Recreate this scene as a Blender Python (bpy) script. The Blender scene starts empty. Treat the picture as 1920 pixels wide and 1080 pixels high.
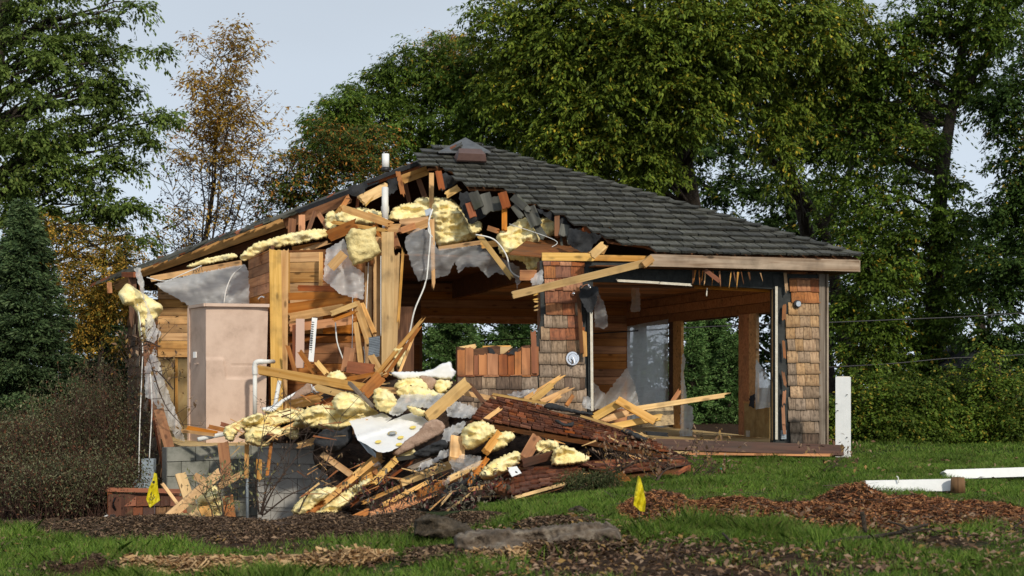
import bpy, math, random
import numpy as np
from mathutils import Vector, Matrix, noise
from mathutils.geometry import delaunay_2d_cdt
R = random.Random(7)
NR = np.random.default_rng(11)
F = 2600.0; CZ = 1.15; HY = 700.0          # focal length in photo pixels, eye height, horizon row
CAM = Vector((0, 0, CZ))
scene = bpy.context.scene
COL = scene.collection
# ------------------------------------------------------------------ camera
cd = bpy.data.cameras.new('camera'); cam = bpy.data.objects.new('camera', cd); COL.objects.link(cam)
cam.location = CAM; cam.rotation_euler = (math.radians(90), 0, 0)
cd.sensor_width = 36; cd.lens = 36*F/1920; cd.shift_y = (HY-540)/1920
cd.clip_start = .1; cd.clip_end = 600
cd.dof.use_dof = True; cd.dof.focus_distance = 18.5; cd.dof.aperture_fstop = 3.2
scene.camera = cam
# ------------------------------------------------------------------ sky
SUN_EL, SUN_AZ = math.radians(31), math.radians(24)     # behind the camera, to its right
w = bpy.data.worlds.new('World'); scene.world = w; w.use_nodes = True
nt = w.node_tree; nt.nodes.clear()
out = nt.nodes.new('ShaderNodeOutputWorld'); bg = nt.nodes.new('ShaderNodeBackground'); bg2 = nt.nodes.new('ShaderNodeBackground')
add = nt.nodes.new('ShaderNodeAddShader')
sky = nt.nodes.new('ShaderNodeTexSky'); sky.sky_type = 'NISHITA'; sky.sun_disc = False
sky.sun_elevation = SUN_EL; sky.sun_rotation = math.pi - SUN_AZ
nt.links.new(sky.outputs[0], bg.inputs[0]); bg.inputs[1].default_value = .008
tc = nt.nodes.new('ShaderNodeTexCoord'); sep = nt.nodes.new('ShaderNodeSeparateXYZ'); nt.links.new(tc.outputs['Generated'], sep.inputs[0])
nz = nt.nodes.new('ShaderNodeTexNoise'); nz.inputs['Scale'].default_value = 1.6; nz.inputs['Detail'].default_value = 3
mp = nt.nodes.new('ShaderNodeMapping'); mp.inputs['Scale'].default_value = (1, 1, 3.5)
nt.links.new(tc.outputs['Generated'], mp.inputs[0]); nt.links.new(mp.outputs[0], nz.inputs[0])
ma = nt.nodes.new('ShaderNodeMath'); ma.operation = 'MULTIPLY_ADD'; ma.inputs[1].default_value = .28
nt.links.new(nz.outputs[0], ma.inputs[0]); nt.links.new(sep.outputs[2], ma.inputs[2])
cr = nt.nodes.new('ShaderNodeValToRGB'); nt.links.new(ma.outputs[0], cr.inputs[0])
cr.color_ramp.elements[0].position = .12; cr.color_ramp.elements[0].color = (.63, .72, .83, 1)
cr.color_ramp.elements[1].position = .48; cr.color_ramp.elements[1].color = (.44, .49, .55, 1)
nt.links.new(cr.outputs[0], bg2.inputs[0]); bg2.inputs[1].default_value = 1.12
nt.links.new(bg.outputs[0], add.inputs[0]); nt.links.new(bg2.outputs[0], add.inputs[1]); nt.links.new(add.outputs[0], out.inputs[0])
sl = bpy.data.lights.new('sun', 'SUN'); sun = bpy.data.objects.new('sun', sl); COL.objects.link(sun)
sl.energy = 2.7; sl.angle = math.radians(3); sl.color = (1, .92, .79)
sdir = Vector((math.sin(SUN_AZ)*math.cos(SUN_EL), -math.cos(SUN_AZ)*math.cos(SUN_EL), math.sin(SUN_EL)))
sun.rotation_euler = sdir.to_track_quat('Z', 'Y').to_euler(); sun.location = (5, -5, 20)
vs = scene.view_settings; scene.display_settings.display_device = 'sRGB'
vs.view_transform = 'Standard'; vs.look = 'None'; vs.exposure = .1; vs.gamma = 1; vs.use_curve_mapping = False
scene.cycles.max_bounces = 6; scene.cycles.transparent_max_bounces = 12

# ------------------------------------------------------------------ geometry helpers
def P(px, py, Y): return Vector(((px-960)/F*Y, Y, CZ-(py-HY)/F*Y))
def proj(p): return (960+p[0]*F/p[1], HY-(p[2]-CZ)*F/p[1])
def pts(s, ox, oy, k): return [(ox+x/k, oy+y/k) for x, y in s]

def thing(name, label, cat, loc=(0, 0, 0), group=None):
    o = bpy.data.objects.new(name, None); COL.objects.link(o); o.location = loc
    o.empty_display_size = .2
    o['label'] = label; o['category'] = cat
    if group: o['group'] = group
    return o
def tag(o, label, cat, group=None, kind=None):
    o['label'] = label
    if cat: o['category'] = cat
    if group: o['group'] = group
    if kind: o['kind'] = kind
    return o
WL = {}
def wloc(p):
    v = Vector((0, 0, 0))
    while p is not None: v = v + p.location; p = p.parent
    return v
def place(o, parent, M=None):
    COL.objects.link(o)
    M = M or Matrix.Identity(4)
    if parent is not None:
        o.parent = parent
        M = Matrix.Translation(-wloc(parent)) @ M if parent.get('_m') is None else Matrix(np.array(parent['_m']).reshape(4, 4).tolist()).inverted() @ M
    o.matrix_local = M
    return o
def mesh_obj(name, vs_, fs, mat, parent=None, smooth=False, M=None):
    me = bpy.data.meshes.new(name); me.from_pydata([tuple(v) for v in vs_], [], fs)
    if mat: me.materials.append(mat)
    if smooth: me.polygons.foreach_set('use_smooth', [True]*len(me.polygons))
    o = bpy.data.objects.new(name, me)
    if M is None:
        c = Vector((0, 0, 0))
        for v in vs_: c = c+Vector(v)
        c = c/max(1, len(vs_))
        for v in me.vertices: v.co -= c
        M = Matrix.Translation(c)
    me.update(); place(o, parent, M); return o
def np_mesh(name, V, n, mat, parent=None, smooth=False):
    """V (N,n,3): N separate n-gons"""
    N = V.shape[0]; me = bpy.data.meshes.new(name)
    me.vertices.add(N*n); me.vertices.foreach_set('co', V.reshape(-1).astype(np.float32))
    me.loops.add(N*n); me.loops.foreach_set('vertex_index', np.arange(N*n, dtype=np.int32))
    me.polygons.add(N); me.polygons.foreach_set('loop_start', np.arange(0, N*n, n, dtype=np.int32))
    me.update(calc_edges=True); me.materials.append(mat)
    o = bpy.data.objects.new(name, me); place(o, parent); return o
class MB:
    def __init__(s): s.v = []; s.f = []
    def add(s, v, f):
        k = len(s.v); s.v += [Vector(a) for a in v]; s.f += [tuple(i+k for i in q) for q in f]
    def box(s, c, X, Y, Z):
        c = Vector(c); X = Vector(X)/2; Y = Vector(Y)/2; Z = Vector(Z)/2
        v = [c+a*X+b*Y+d*Z for a in (-1, 1) for b in (-1, 1) for d in (-1, 1)]
        s.add(v, [(0, 1, 3, 2), (4, 6, 7, 5), (0, 4, 5, 1), (2, 3, 7, 6), (0, 2, 6, 4), (1, 5, 7, 3)])
    def tube(s, path, rad, n=8, cap=True):
        path = [Vector(p) for p in path]; k = len(path)
        if not hasattr(rad, '__len__'): rad = [rad]*k
        rings = []; up = Vector((.13, .2, .97))
        for i, p in enumerate(path):
            d = (path[min(i+1, k-1)]-path[max(i-1, 0)])
            if d.length < 1e-6: d = Vector((0, 0, 1))
            d.normalize(); a = d.cross(up)
            if a.length < .1: a = d.cross(Vector((1, 0, 0)))
            a.normalize(); b = d.cross(a)
            rings.append([p+(a*math.cos(2*math.pi*j/n)+b*math.sin(2*math.pi*j/n))*rad[i] for j in range(n)])
        v = [q for r in rings for q in r]; f = []
        for i in range(k-1):
            for j in range(n):
                f.append((i*n+j, i*n+(j+1) % n, (i+1)*n+(j+1) % n, (i+1)*n+j))
        if cap: f += [tuple(range(n))[::-1], tuple((k-1)*n+j for j in range(n))]
        s.add(v, f)
    def build(s, name, mat, parent=None, smooth=False): return mesh_obj(name, s.v, s.f, mat, parent, smooth)
def tube_obj(name, path, rad, mat, parent=None, n=10, smooth=True):
    m = MB(); m.tube(path, rad, n); return m.build(name, mat, parent, smooth)
def spline(ps, k=8):
    ps = [Vector(p) for p in ps]; q = [ps[0]]+ps+[ps[-1]]; o = []
    for i in range(1, len(q)-2):
        for j in range(k):
            t = j/k; a, b, c, d = q[i-1:i+3]
            o.append(.5*((2*b)+(c-a)*t+(2*a-5*b+4*c-d)*t*t+(3*b-a-3*c+d)*t**3))
    o.append(ps[-1]); return o
def smooth_closed(poly, k=3):
    n = len(poly); o = []
    for i in range(n):
        a, b, c, d = [Vector((*poly[(i+j) % n], 0)) for j in (-1, 0, 1, 2)]
        for j in range(k):
            t = j/k; q = .5*((2*b)+(c-a)*t+(2*a-5*b+4*c-d)*t*t+(3*b-a-3*c+d)*t**3); o.append((q.x, q.y))
    return o

# a board with its grain along local X; a,b world end points; n = which way its broad face looks
def frame(a, b, n=None, roll=0):
    a = Vector(a); b = Vector(b); d = (b-a); L = d.length; d.normalize()
    if n is None: n = CAM-(a+b)/2
    n = Vector(n); n = (n-d*n.dot(d))
    if n.length < 1e-4: n = Vector((0, 0, 1)).cross(d)
    n.normalize(); wv = n.cross(d); wv.normalize()
    if roll: n = Matrix.Rotation(roll, 3, d) @ n; wv = n.cross(d)
    M = Matrix(((d.x, wv.x, n.x, a.x), (d.y, wv.y, n.y, a.y), (d.z, wv.z, n.z, a.z), (0, 0, 0, 1)))
    return M, L
def board(name, a, b, wd, th, mat, parent=None, n=None, roll=0, jag=(0, 0), taper=1.0, bow=0):
    M, L = frame(a, b, n, roll); K = 5 if max(jag) > 0 else 1; vs_ = []; fs = []
    S = 4 if bow else 1
    j0 = [R.uniform(-1, .15)*jag[0]*(1.6 if R.random() < .3 else .7) for _ in range(K+1)]
    j1 = [R.uniform(-.15, 1)*jag[1]*(1.6 if R.random() < .3 else .7) for _ in range(K+1)]
    e0 = [R.uniform(-.4, .4)*jag[0]*.6 for _ in range(K+1)]; e1 = [R.uniform(-.4, .4)*jag[1]*.6 for _ in range(K+1)]
    nx = S+1
    for ix in range(nx):
        t = ix/S
        for iy in range(K+1):
            y = (iy/K-.5)*wd*(1+(taper-1)*t)
            for iz in (0, 1):
                x = L*t
                if ix == 0: x += j0[iy]+e0[iy]*(iz-.5)
                if ix == S: x += j1[iy]+e1[iy]*(iz-.5)
                vs_.append((x, y, (iz-.5)*th+bow*math.sin(math.pi*t)))
    def I(ix, iy, iz): return (ix*(K+1)+iy)*2+iz
    for ix in range(S):
        for iy in range(K):
            fs.append((I(ix, iy, 1), I(ix+1, iy, 1), I(ix+1, iy+1, 1), I(ix, iy+1, 1)))
            fs.append((I(ix, iy, 0), I(ix, iy+1, 0), I(ix+1, iy+1, 0), I(ix+1, iy, 0)))
        fs.append((I(ix, 0, 0), I(ix+1, 0, 0), I(ix+1, 0, 1), I(ix, 0, 1)))
        fs.append((I(ix, K, 0), I(ix, K, 1), I(ix+1, K, 1), I(ix+1, K, 0)))
    for iy in range(K):
        fs.append((I(0, iy, 0), I(0, iy, 1), I(0, iy+1, 1), I(0, iy+1, 0)))
        fs.append((I(S, iy, 0), I(S, iy+1, 0), I(S, iy+1, 1), I(S, iy, 1)))
    o = mesh_obj(name, vs_, fs, mat, parent, False, M); return o
def slab(name, poly, tvec, mat, parent=None):
    poly = [Vector(p) for p in poly]; n = len(poly); tv = Vector(tvec)
    v = poly+[p+tv for p in poly]
    f = [tuple(range(n)), tuple(range(2*n-1, n-1, -1))]+[(i, i+n, (i+1) % n+n, (i+1) % n) for i in range(n)]
    return mesh_obj(name, v, f, mat, parent)
def fill(poly, g, jit=.35, sub=None, bj=0):
    b = []; n = len(poly); sub = sub or g
    for i in range(n):
        a = poly[i]; c = poly[(i+1) % n]; L = math.hypot(c[0]-a[0], c[1]-a[1]); k = max(1, int(L/sub))
        for j in range(k):
            t = j/k; q = bj if j else 0
            b.append((a[0]+(c[0]-a[0])*t+R.uniform(-q, q), a[1]+(c[1]-a[1])*t+R.uniform(-q, q)))
    A = np.array(b); B = np.roll(A, -1, 0)
    x0, y0 = A.min(0); x1, y1 = A.max(0); q = []; dist = []
    def dd(x, y):
        d = B-A; t = np.clip(((x-A[:, 0])*d[:, 0]+(y-A[:, 1])*d[:, 1])/np.maximum(1e-9, (d**2).sum(1)), 0, 1)
        return float(np.sqrt(((A+d*t[:, None]-(x, y))**2).sum(1).min()))
    def ins(x, y):
        c = (A[:, 1] > y) != (B[:, 1] > y)
        with np.errstate(all='ignore'): xi = A[:, 0]+(y-A[:, 1])/(B[:, 1]-A[:, 1])*(B[:, 0]-A[:, 0])
        return (np.count_nonzero(c & (x < xi)) % 2) == 1
    y = y0+g/2; r = 0
    while y < y1:
        x = x0+(g/2 if r % 2 else g)
        while x < x1:
            xx = x+R.uniform(-jit, jit)*g; yy = y+R.uniform(-jit, jit)*g
            if ins(xx, yy) and dd(xx, yy) > g*.4: q.append((xx, yy))
            x += g
        y += g*.87; r += 1
    allp = [Vector(p) for p in b+q]; nb = len(b)
    vo, _, fo, _, _, _ = delaunay_2d_cdt(allp, [(i, (i+1) % nb) for i in range(nb)], [], 1, 1e-5)
    D = [dd(p.x, p.y) for p in vo]
    return [(p.x, p.y) for p in vo], [tuple(f) for f in fo], D
def fbm(p, s, o=3):
    t = 0; a = 1
    for i in range(o): t += a*noise.noise(p*s); a *= .5; s *= 2.1
    return t
# lumpy solid with a given outline (photo pixels) standing at distance Y with real thickness
def pillow(name, poly, Y, th, mat, parent=None, g=4, amp=.5, ns=9, Yg=(0, 0), smooth=True, rnd=1, back=.7, bj=1.0, edge=.45, fine=True):
    poly = smooth_closed(poly, 3) if rnd else poly
    vo, fo, D = fill(poly, g, sub=g*.8, bj=bj)
    cx = sum(p[0] for p in vo)/len(vo); cy = sum(p[1] for p in vo)/len(vo); dm = max(D); vs_ = []; bk = {}
    sd = Vector((R.uniform(0, 99), R.uniform(0, 99), 0)); fr = []; ba = []
    for (x, y), d in zip(vo, D):
        Yb = Y+Yg[0]*(x-cx)/100+Yg[1]*(y-cy)/100
        t = min(1, d/(dm*edge)); h = math.sqrt(max(0, 1-(1-t)**2))
        p = P(x, y, Yb)
        pw = Vector((p.x*.55+p.z*.25, p.y, p.z*1.5-p.x*.3))+sd
        nn = fbm(pw, ns*.6, 3)*amp+(abs(noise.noise(pw*ns*.9))*-1.0+.2)*amp*.7+.05*math.sin(p.z*70+p.x*15+4*noise.noise(p*2+sd))*amp*fine
        if fine: nn += fbm(p+sd, ns*4, 2)*amp*.2
        fr.append(P(x, y, Yb-th*h*(1+nn)*.6)); ba.append(P(x, y, Yb+th*back*h))
    n = len(vo); vs_ = fr[:]; mp_ = {}
    for i in range(n):
        if D[i] < 1e-3: mp_[i] = i
        else: mp_[i] = len(vs_); vs_.append(ba[i])
    fs = []
    for f in fo: fs.append(f[::-1]); fs.append(tuple(mp_[i] for i in f))
    fs = [f for f in fs if len(set(f)) == 3]
    return mesh_obj(name, vs_, fs, mat, parent, smooth)
# thin sheet with folds
def sheet(name, poly, Y, mat, parent=None, g=5, amp=.06, ns=4, Yg=(0, 0), fold=(3, .04, 0), bj=2.0, smooth=True):
    vo, fo, D = fill(poly, g, sub=g*.8, bj=bj)
    cx = sum(p[0] for p in vo)/len(vo); cy = sum(p[1] for p in vo)/len(vo); v = []
    sd = Vector((R.uniform(0, 99), R.uniform(0, 99), 0))
    for x, y in vo:
        Yb = Y+Yg[0]*(x-cx)/100+Yg[1]*(y-cy)/100; p = P(x, y, Yb)
        ph = (x*math.cos(fold[2])+y*math.sin(fold[2]))/100*fold[0]*2*math.pi+2.5*noise.noise(p*1.5+sd)
        d = fbm(p+sd, ns, 3)*amp-abs(noise.noise(Vector((p.x*2.2+p.z*1.5, p.z*6-p.x*4, 1))+sd))*amp*1.2-abs(noise.noise(p*9+sd))*amp*.2+math.sin(ph)*fold[1]
        v.append(P(x, y, Yb+d))
    return mesh_obj(name, v, [f[::-1] for f in fo], mat, parent, smooth)

# ------------------------------------------------------------------ materials
def new_mat(name):
    m = bpy.data.materials.new(name); m.use_nodes = True; t = m.node_tree
    return m, t, t.nodes['Principled BSDF']
def nn_(t, typ, **k):
    n = t.nodes.new(typ)
    for a, b in k.items(): setattr(n, a, b)
    return n
def ramp(t, src, cols):
    c = nn_(t, 'ShaderNodeValToRGB'); e = c.color_ramp.elements
    while len(e) < len(cols): e.new(.5)
    for i, (p, col) in enumerate(cols): e[i].position = p; e[i].color = (*col, 1)
    t.links.new(src, c.inputs[0]); return c
def mixc(t, fac, a, b, mode='MIX'):
    m = nn_(t, 'ShaderNodeMix', data_type='RGBA', blend_type=mode)
    for s, v in ((0, fac), (6, a), (7, b)):
        if hasattr(v, 'links'): t.links.new(v, m.inputs[s])
        elif s == 0: m.inputs[0].default_value = v
        else: m.inputs[s].default_value = (*v, 1)
    return m.outputs[2]
def wood(name, light, dark, rough=.75, knots=.5, grain=(1.2, 22, 22), vary=.35, stain=None, bump=.25, dirt=.5, butt=0):
    m, t, b = new_mat(name); tcn = nn_(t, 'ShaderNodeTexCoord'); oi = nn_(t, 'ShaderNodeObjectInfo')
    ad = nn_(t, 'ShaderNodeVectorMath', operation='MULTIPLY_ADD'); t.links.new(oi.outputs['Random'], ad.inputs[0]); ad.inputs[1].default_value = (37, 17, 9)
    t.links.new(tcn.outputs['Object'], ad.inputs[2])
    mpn = nn_(t, 'ShaderNodeMapping'); mpn.inputs['Scale'].default_value = grain; t.links.new(ad.outputs[0], mpn.inputs[0])
    n1 = nn_(t, 'ShaderNodeTexNoise'); n1.inputs['Scale'].default_value = 1; n1.inputs['Detail'].default_value = 5; n1.inputs['Distortion'].default_value = .6
    t.links.new(mpn.outputs[0], n1.inputs[0])
    c = ramp(t, n1.outputs[0], [(.3, dark), (.62, light)]).outputs[0]
    if knots:
        vo = nn_(t, 'ShaderNodeTexVoronoi'); mk = nn_(t, 'ShaderNodeMapping'); mk.inputs['Scale'].default_value = (2.6, 7, 7); t.links.new(ad.outputs[0], mk.inputs[0])
        t.links.new(mk.outputs[0], vo.inputs[0]); vo.inputs['Scale'].default_value = 1
        kr = ramp(t, vo.outputs['Distance'], [(.09, (1, 1, 1)), (.19, (0, 0, 0))])
        mm = nn_(t, 'ShaderNodeMath', operation='MULTIPLY'); t.links.new(kr.outputs[0], mm.inputs[0]); mm.inputs[1].default_value = knots
        c = mixc(t, mm.outputs[0], c, tuple(x*.25 for x in dark))
    n2 = nn_(t, 'ShaderNodeTexNoise'); n2.inputs['Scale'].default_value = 3.5; n2.inputs['Detail'].default_value = 4; t.links.new(ad.outputs[0], n2.inputs[0])
    dr = ramp(t, n2.outputs[0], [(.5, (0, 0, 0)), (.75, (dirt, dirt, dirt))])
    c = mixc(t, dr.outputs[0], c, stain or (.06, .045, .03))
    if butt:
        sx = nn_(t, 'ShaderNodeSeparateXYZ'); t.links.new(tcn.outputs['Object'], sx.inputs[0])
        mb_ = nn_(t, 'ShaderNodeMath', operation='MULTIPLY_ADD'); t.links.new(n1.outputs[0], mb_.inputs[0]); mb_.inputs[1].default_value = .5; t.links.new(sx.outputs[0], mb_.inputs[2])
        br = ramp(t, mb_.outputs[0], [(.75, (0, 0, 0)), (1.0, (butt, butt, butt))]); br.color_ramp.elements[1].position = 1
        sc_ = nn_(t, 'ShaderNodeMath', operation='MULTIPLY'); sc_.inputs[1].default_value = .8; t.links.new(mb_.outputs[0], sc_.inputs[0]); t.links.new(sc_.outputs[0], br.inputs[0])
        c = mixc(t, br.outputs[0], c, tuple(x*.35 for x in dark))
    hv = nn_(t, 'ShaderNodeHueSaturation'); t.links.new(c, hv.inputs['Color'])
    mr = nn_(t, 'ShaderNodeMapRange'); t.links.new(oi.outputs['Random'], mr.inputs[0]); mr.inputs[3].default_value = 1-vary; mr.inputs[4].default_value = 1+vary*.7
    t.links.new(mr.outputs[0], hv.inputs['Value'])
    mr2 = nn_(t, 'ShaderNodeMapRange'); fr = nn_(t, 'ShaderNodeMath', operation='FRACT'); m7 = nn_(t, 'ShaderNodeMath', operation='MULTIPLY'); m7.inputs[1].default_value = 7.31
    t.links.new(oi.outputs['Random'], m7.inputs[0]); t.links.new(m7.outputs[0], fr.inputs[0]); t.links.new(fr.outputs[0], mr2.inputs[0])
    mr2.inputs[3].default_value = .88; mr2.inputs[4].default_value = 1.12; t.links.new(mr2.outputs[0], hv.inputs['Saturation'])
    t.links.new(hv.outputs[0], b.inputs['Base Color']); b.inputs['Roughness'].default_value = rough; b.inputs['Specular IOR Level'].default_value = .25
    bp = nn_(t, 'ShaderNodeBump'); bp.inputs['Strength'].default_value = bump; bp.inputs['Distance'].default_value = .01
    t.links.new(n1.outputs[0], bp.inputs['Height']); t.links.new(bp.outputs[0], b.inputs['Normal'])
    return m
def rough_mat(name, cols, scale=6, rough=.85, bump=.3, bs=None, detail=5, spec=.3, dist=.02, metal=0, island=False, coat=0):
    m, t, b = new_mat(name); tcn = nn_(t, 'ShaderNodeTexCoord'); n1 = nn_(t, 'ShaderNodeTexNoise')
    n1.inputs['Scale'].default_value = scale; n1.inputs['Detail'].default_value = detail; n1.inputs['Roughness'].default_value = .65
    t.links.new(tcn.outputs['Object'], n1.inputs[0])
    k = len(cols)
    if island:
        gi = nn_(t, 'ShaderNodeNewGeometry'); src = gi.outputs['Random Per Island']
        c = ramp(t, src, [(i/(k-1) if k > 1 else 0, q) for i, q in enumerate(cols)])
    else: c = ramp(t, n1.outputs[0], [(.3+.4*i/(k-1) if k > 1 else 0, q) for i, q in enumerate(cols)])
    t.links.new(c.outputs[0], b.inputs['Base Color']); b.inputs['Roughness'].default_value = rough
    b.inputs['Specular IOR Level'].default_value = spec; b.inputs['Metallic'].default_value = metal
    if bump:
        n2 = nn_(t, 'ShaderNodeTexNoise'); n2.inputs['Scale'].default_value = bs or scale*4; n2.inputs['Detail'].default_value = 6
        t.links.new(tcn.outputs['Object'], n2.inputs[0])
        bp = nn_(t, 'ShaderNodeBump'); bp.inputs['Strength'].default_value = bump; bp.inputs['Distance'].default_value = dist
        t.links.new(n2.outputs[0], bp.inputs['Height']); t.links.new(bp.outputs[0], b.inputs['Normal'])
    return m
def leaf_mat(name, cols, trans=.35, rough=.55, spec=.16):
    m, t, b = new_mat(name); gi = nn_(t, 'ShaderNodeNewGeometry')
    tcn = nn_(t, 'ShaderNodeTexCoord'); n1 = nn_(t, 'ShaderNodeTexNoise'); n1.inputs['Scale'].default_value = 1.1; n1.inputs['Detail'].default_value = 4; t.links.new(tcn.outputs['Object'], n1.inputs[0])
    n9 = nn_(t, 'ShaderNodeTexNoise'); n9.inputs['Scale'].default_value = .9; n9.inputs['Detail'].default_value = 3; t.links.new(tcn.outputs['Object'], n9.inputs[0])
    sh = nn_(t, 'ShaderNodeMapRange'); sh.inputs[1].default_value = .35; sh.inputs[2].default_value = .7; sh.inputs[3].default_value = .9; sh.inputs[4].default_value = 1.06; t.links.new(n9.outputs[0], sh.inputs[0])
    mm = nn_(t, 'ShaderNodeMath', operation='MULTIPLY'); t.links.new(gi.outputs['Random Per Island'], mm.inputs[0]); t.links.new(sh.outputs[0], mm.inputs[1])
    c = ramp(t, mm.outputs[0], cols)
    hv = nn_(t, 'ShaderNodeHueSaturation'); mr = nn_(t, 'ShaderNodeMapRange'); mr.inputs[1].default_value = .3; mr.inputs[2].default_value = .7
    mr.inputs[3].default_value = .6; mr.inputs[4].default_value = 1.35  # clump-scale value noise paints bright clumps and dark hollows into the leaf colour
    t.links.new(n1.outputs[0], mr.inputs[0]); t.links.new(mr.outputs[0], hv.inputs['Value']); t.links.new(c.outputs[0], hv.inputs['Color'])
    t.links.new(hv.outputs[0], b.inputs['Base Color']); b.inputs['Roughness'].default_value = rough; b.inputs['Specular IOR Level'].default_value = spec
    tr = nn_(t, 'ShaderNodeBsdfTranslucent'); t.links.new(hv.outputs[0], tr.inputs[0])
    mx = nn_(t, 'ShaderNodeMixShader'); mx.inputs[0].default_value = trans
    o = t.nodes['Material Output']; t.links.new(b.outputs[0], mx.inputs[1]); t.links.new(tr.outputs[0], mx.inputs[2]); t.links.new(mx.outputs[0], o.inputs[0])
    return m
def plastic_mat(name, col=(.86, .87, .88), alpha=.45, rough=.3):
    m, t, b = new_mat(name)
    b.inputs['Base Color'].default_value = (*col, 1); b.inputs['Roughness'].default_value = rough; b.inputs['Specular IOR Level'].default_value = .7
    tr = nn_(t, 'ShaderNodeBsdfTranslucent'); tr.inputs[0].default_value = (*col, 1); tp = nn_(t, 'ShaderNodeBsdfTransparent')
    m1 = nn_(t, 'ShaderNodeMixShader'); m1.inputs[0].default_value = .5; m2 = nn_(t, 'ShaderNodeMixShader')
    t.links.new(b.outputs[0], m1.inputs[1]); t.links.new(tr.outputs[0], m1.inputs[2])
    n = nn_(t, 'ShaderNodeTexNoise'); n.inputs['Scale'].default_value = 1; n.inputs['Detail'].default_value = 6; n.inputs['Distortion'].default_value = 1.5; tcn = nn_(t, 'ShaderNodeTexCoord'); mpp = nn_(t, 'ShaderNodeMapping'); mpp.inputs['Scale'].default_value = (3, 3, 14); mpp.inputs['Rotation'].default_value = (0, .7, 0); t.links.new(tcn.outputs['Object'], mpp.inputs[0]); t.links.new(mpp.outputs[0], n.inputs[0])
    mr = nn_(t, 'ShaderNodeMapRange'); mr.inputs[1].default_value = .3; mr.inputs[2].default_value = .7; mr.inputs[3].default_value = alpha-.04; mr.inputs[4].default_value = alpha+.12
    t.links.new(n.outputs[0], mr.inputs[0]); t.links.new(mr.outputs[0], m2.inputs[0])
    t.links.new(tp.outputs[0], m2.inputs[1]); t.links.new(m1.outputs[0], m2.inputs[2])
    t.links.new(m2.outputs[0], t.nodes['Material Output'].inputs[0])
    bp = nn_(t, 'ShaderNodeBump'); bp.inputs['Strength'].default_value = .1; t.links.new(n.outputs[0], bp.inputs['Height']); t.links.new(bp.outputs[0], b.inputs['Normal'])
    return m
def plain(name, col, rough=.5, metal=0, spec=.5):
    m, t, b = new_mat(name); b.inputs['Base Color'].default_value = (*col, 1); b.inputs['Roughness'].default_value = rough
    b.inputs['Metallic'].default_value = metal; b.inputs['Specular IOR Level'].default_value = spec; return m

LUM = wood('lumber_pale', (.70, .42, .17), (.50, .26, .08), knots=.75)
LUMY = wood('lumber_yellow', (.74, .48, .19), (.55, .33, .11), knots=.6)
CED = wood('cedar_orange', (.52, .22, .07), (.34, .12, .035), knots=.65)
CEDL = wood('cedar_light', (.64, .37, .145), (.42, .205, .065), knots=.8)
CEDR = wood('cedar_red', (.30, .095, .035), (.16, .045, .018), knots=.4)
CEDD = wood('cedar_dark', (.20, .085, .035), (.10, .04, .018), knots=.5)
WET = wood('timber_wet', (.11, .042, .022), (.045, .018, .011), knots=.5, rough=.5)
GREYW = wood('wood_weathered', (.33, .27, .21), (.17, .125, .09), knots=.7)
FASC = wood('fascia_weathered', (.43, .33, .24), (.22, .14, .085), knots=.9, vary=.05, dirt=.55)
PLY = wood('plywood', (.50, .37, .18), (.38, .25, .11), knots=.3, grain=(3, 9, 9))
SH_O = wood('shake_orange', (.50, .22, .095), (.25, .095, .04), knots=0, grain=(.9, 7, 1), bump=.5, dirt=.6, vary=.22, butt=.4)
SH_R = wood('shake_red', (.34, .125, .055), (.15, .05, .024), knots=0, grain=(.9, 7, 1), bump=.5, dirt=.6, vary=.22, butt=.4)
SH_G = wood('shake_grey', (.38, .275, .19), (.14, .095, .06), knots=0, grain=(.9, 8, 1), bump=.6, dirt=.7, vary=.2, butt=.6)
SH_D = wood('shake_dark', (.17, .11, .072), (.05, .03, .02), knots=0, grain=(.9, 8, 1), bump=.6, butt=.5)
SH_T = wood('shake_tan', (.52, .34, .185), (.26, .145, .072), knots=0, grain=(.9, 8, 1), bump=.5, dirt=.7, vary=.2, butt=.55)
SH_L = wood('shake_brown', (.23, .125, .06), (.09, .045, .022), knots=0, grain=(.9, 9, 1), bump=.6, vary=.4, butt=.7)
ROOFM = wood('roof_shake', (.105, .102, .084), (.030, .029, .024), rough=.6, knots=0, grain=(1, 9, 1), bump=.9, vary=.5, stain=(.035, .042, .018), dirt=.7, butt=.6)
ROOFR = wood('roof_underlayer_red', (.20, .065, .032), (.075, .028, .017), rough=.5, knots=0, grain=(.8, 5, 1), bump=.3, vary=.38, dirt=.35, butt=.5, stain=(.02, .015, .012))
DECKD = wood('shaded_sheathing', (.085, .045, .025), (.04, .022, .014), knots=.3)  # shade under the back slope put into the colour as a darker deck tone
FELT = rough_mat('roofing_felt', [(.018, .019, .021), (.035, .037, .040)], 8, .8, .5, spec=.3)
TARW = rough_mat('tar_paper', [(.020, .022, .022), (.050, .053, .050)], 9, .8, .4)
INS = rough_mat('glass_wool', [(.78, .60, .24), (.91, .76, .37), (.96, .87, .54)], 6, 1, .7, bs=70, spec=.0, dist=.012)
INSF = rough_mat('glass_wool_face', [(.60, .46, .19), (.86, .72, .36)], 12, 1, .8, bs=40, spec=0, dist=.02)
PLAST = plastic_mat('plastic_film', (.93, .94, .94), alpha=.62)
PLASTD = plastic_mat('plastic_film_clear', alpha=.36)
PLASTW = plastic_mat('plastic_film_milky', (.82, .88, .90), alpha=.78, rough=.4)
TAN = rough_mat('fibreglass_tan', [(.42, .30, .23), (.55, .40, .31), (.62, .46, .36), (.64, .48, .38)], 2.2, .75, .5, bs=60, dist=.004)
TAND = rough_mat('fibreglass_raw', [(.30, .19, .13), (.46, .32, .24)], 14, .9, .6)
WHITE = rough_mat('white_acrylic', [(.70, .70, .70), (.82, .82, .81)], 4, .3, .05)
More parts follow.
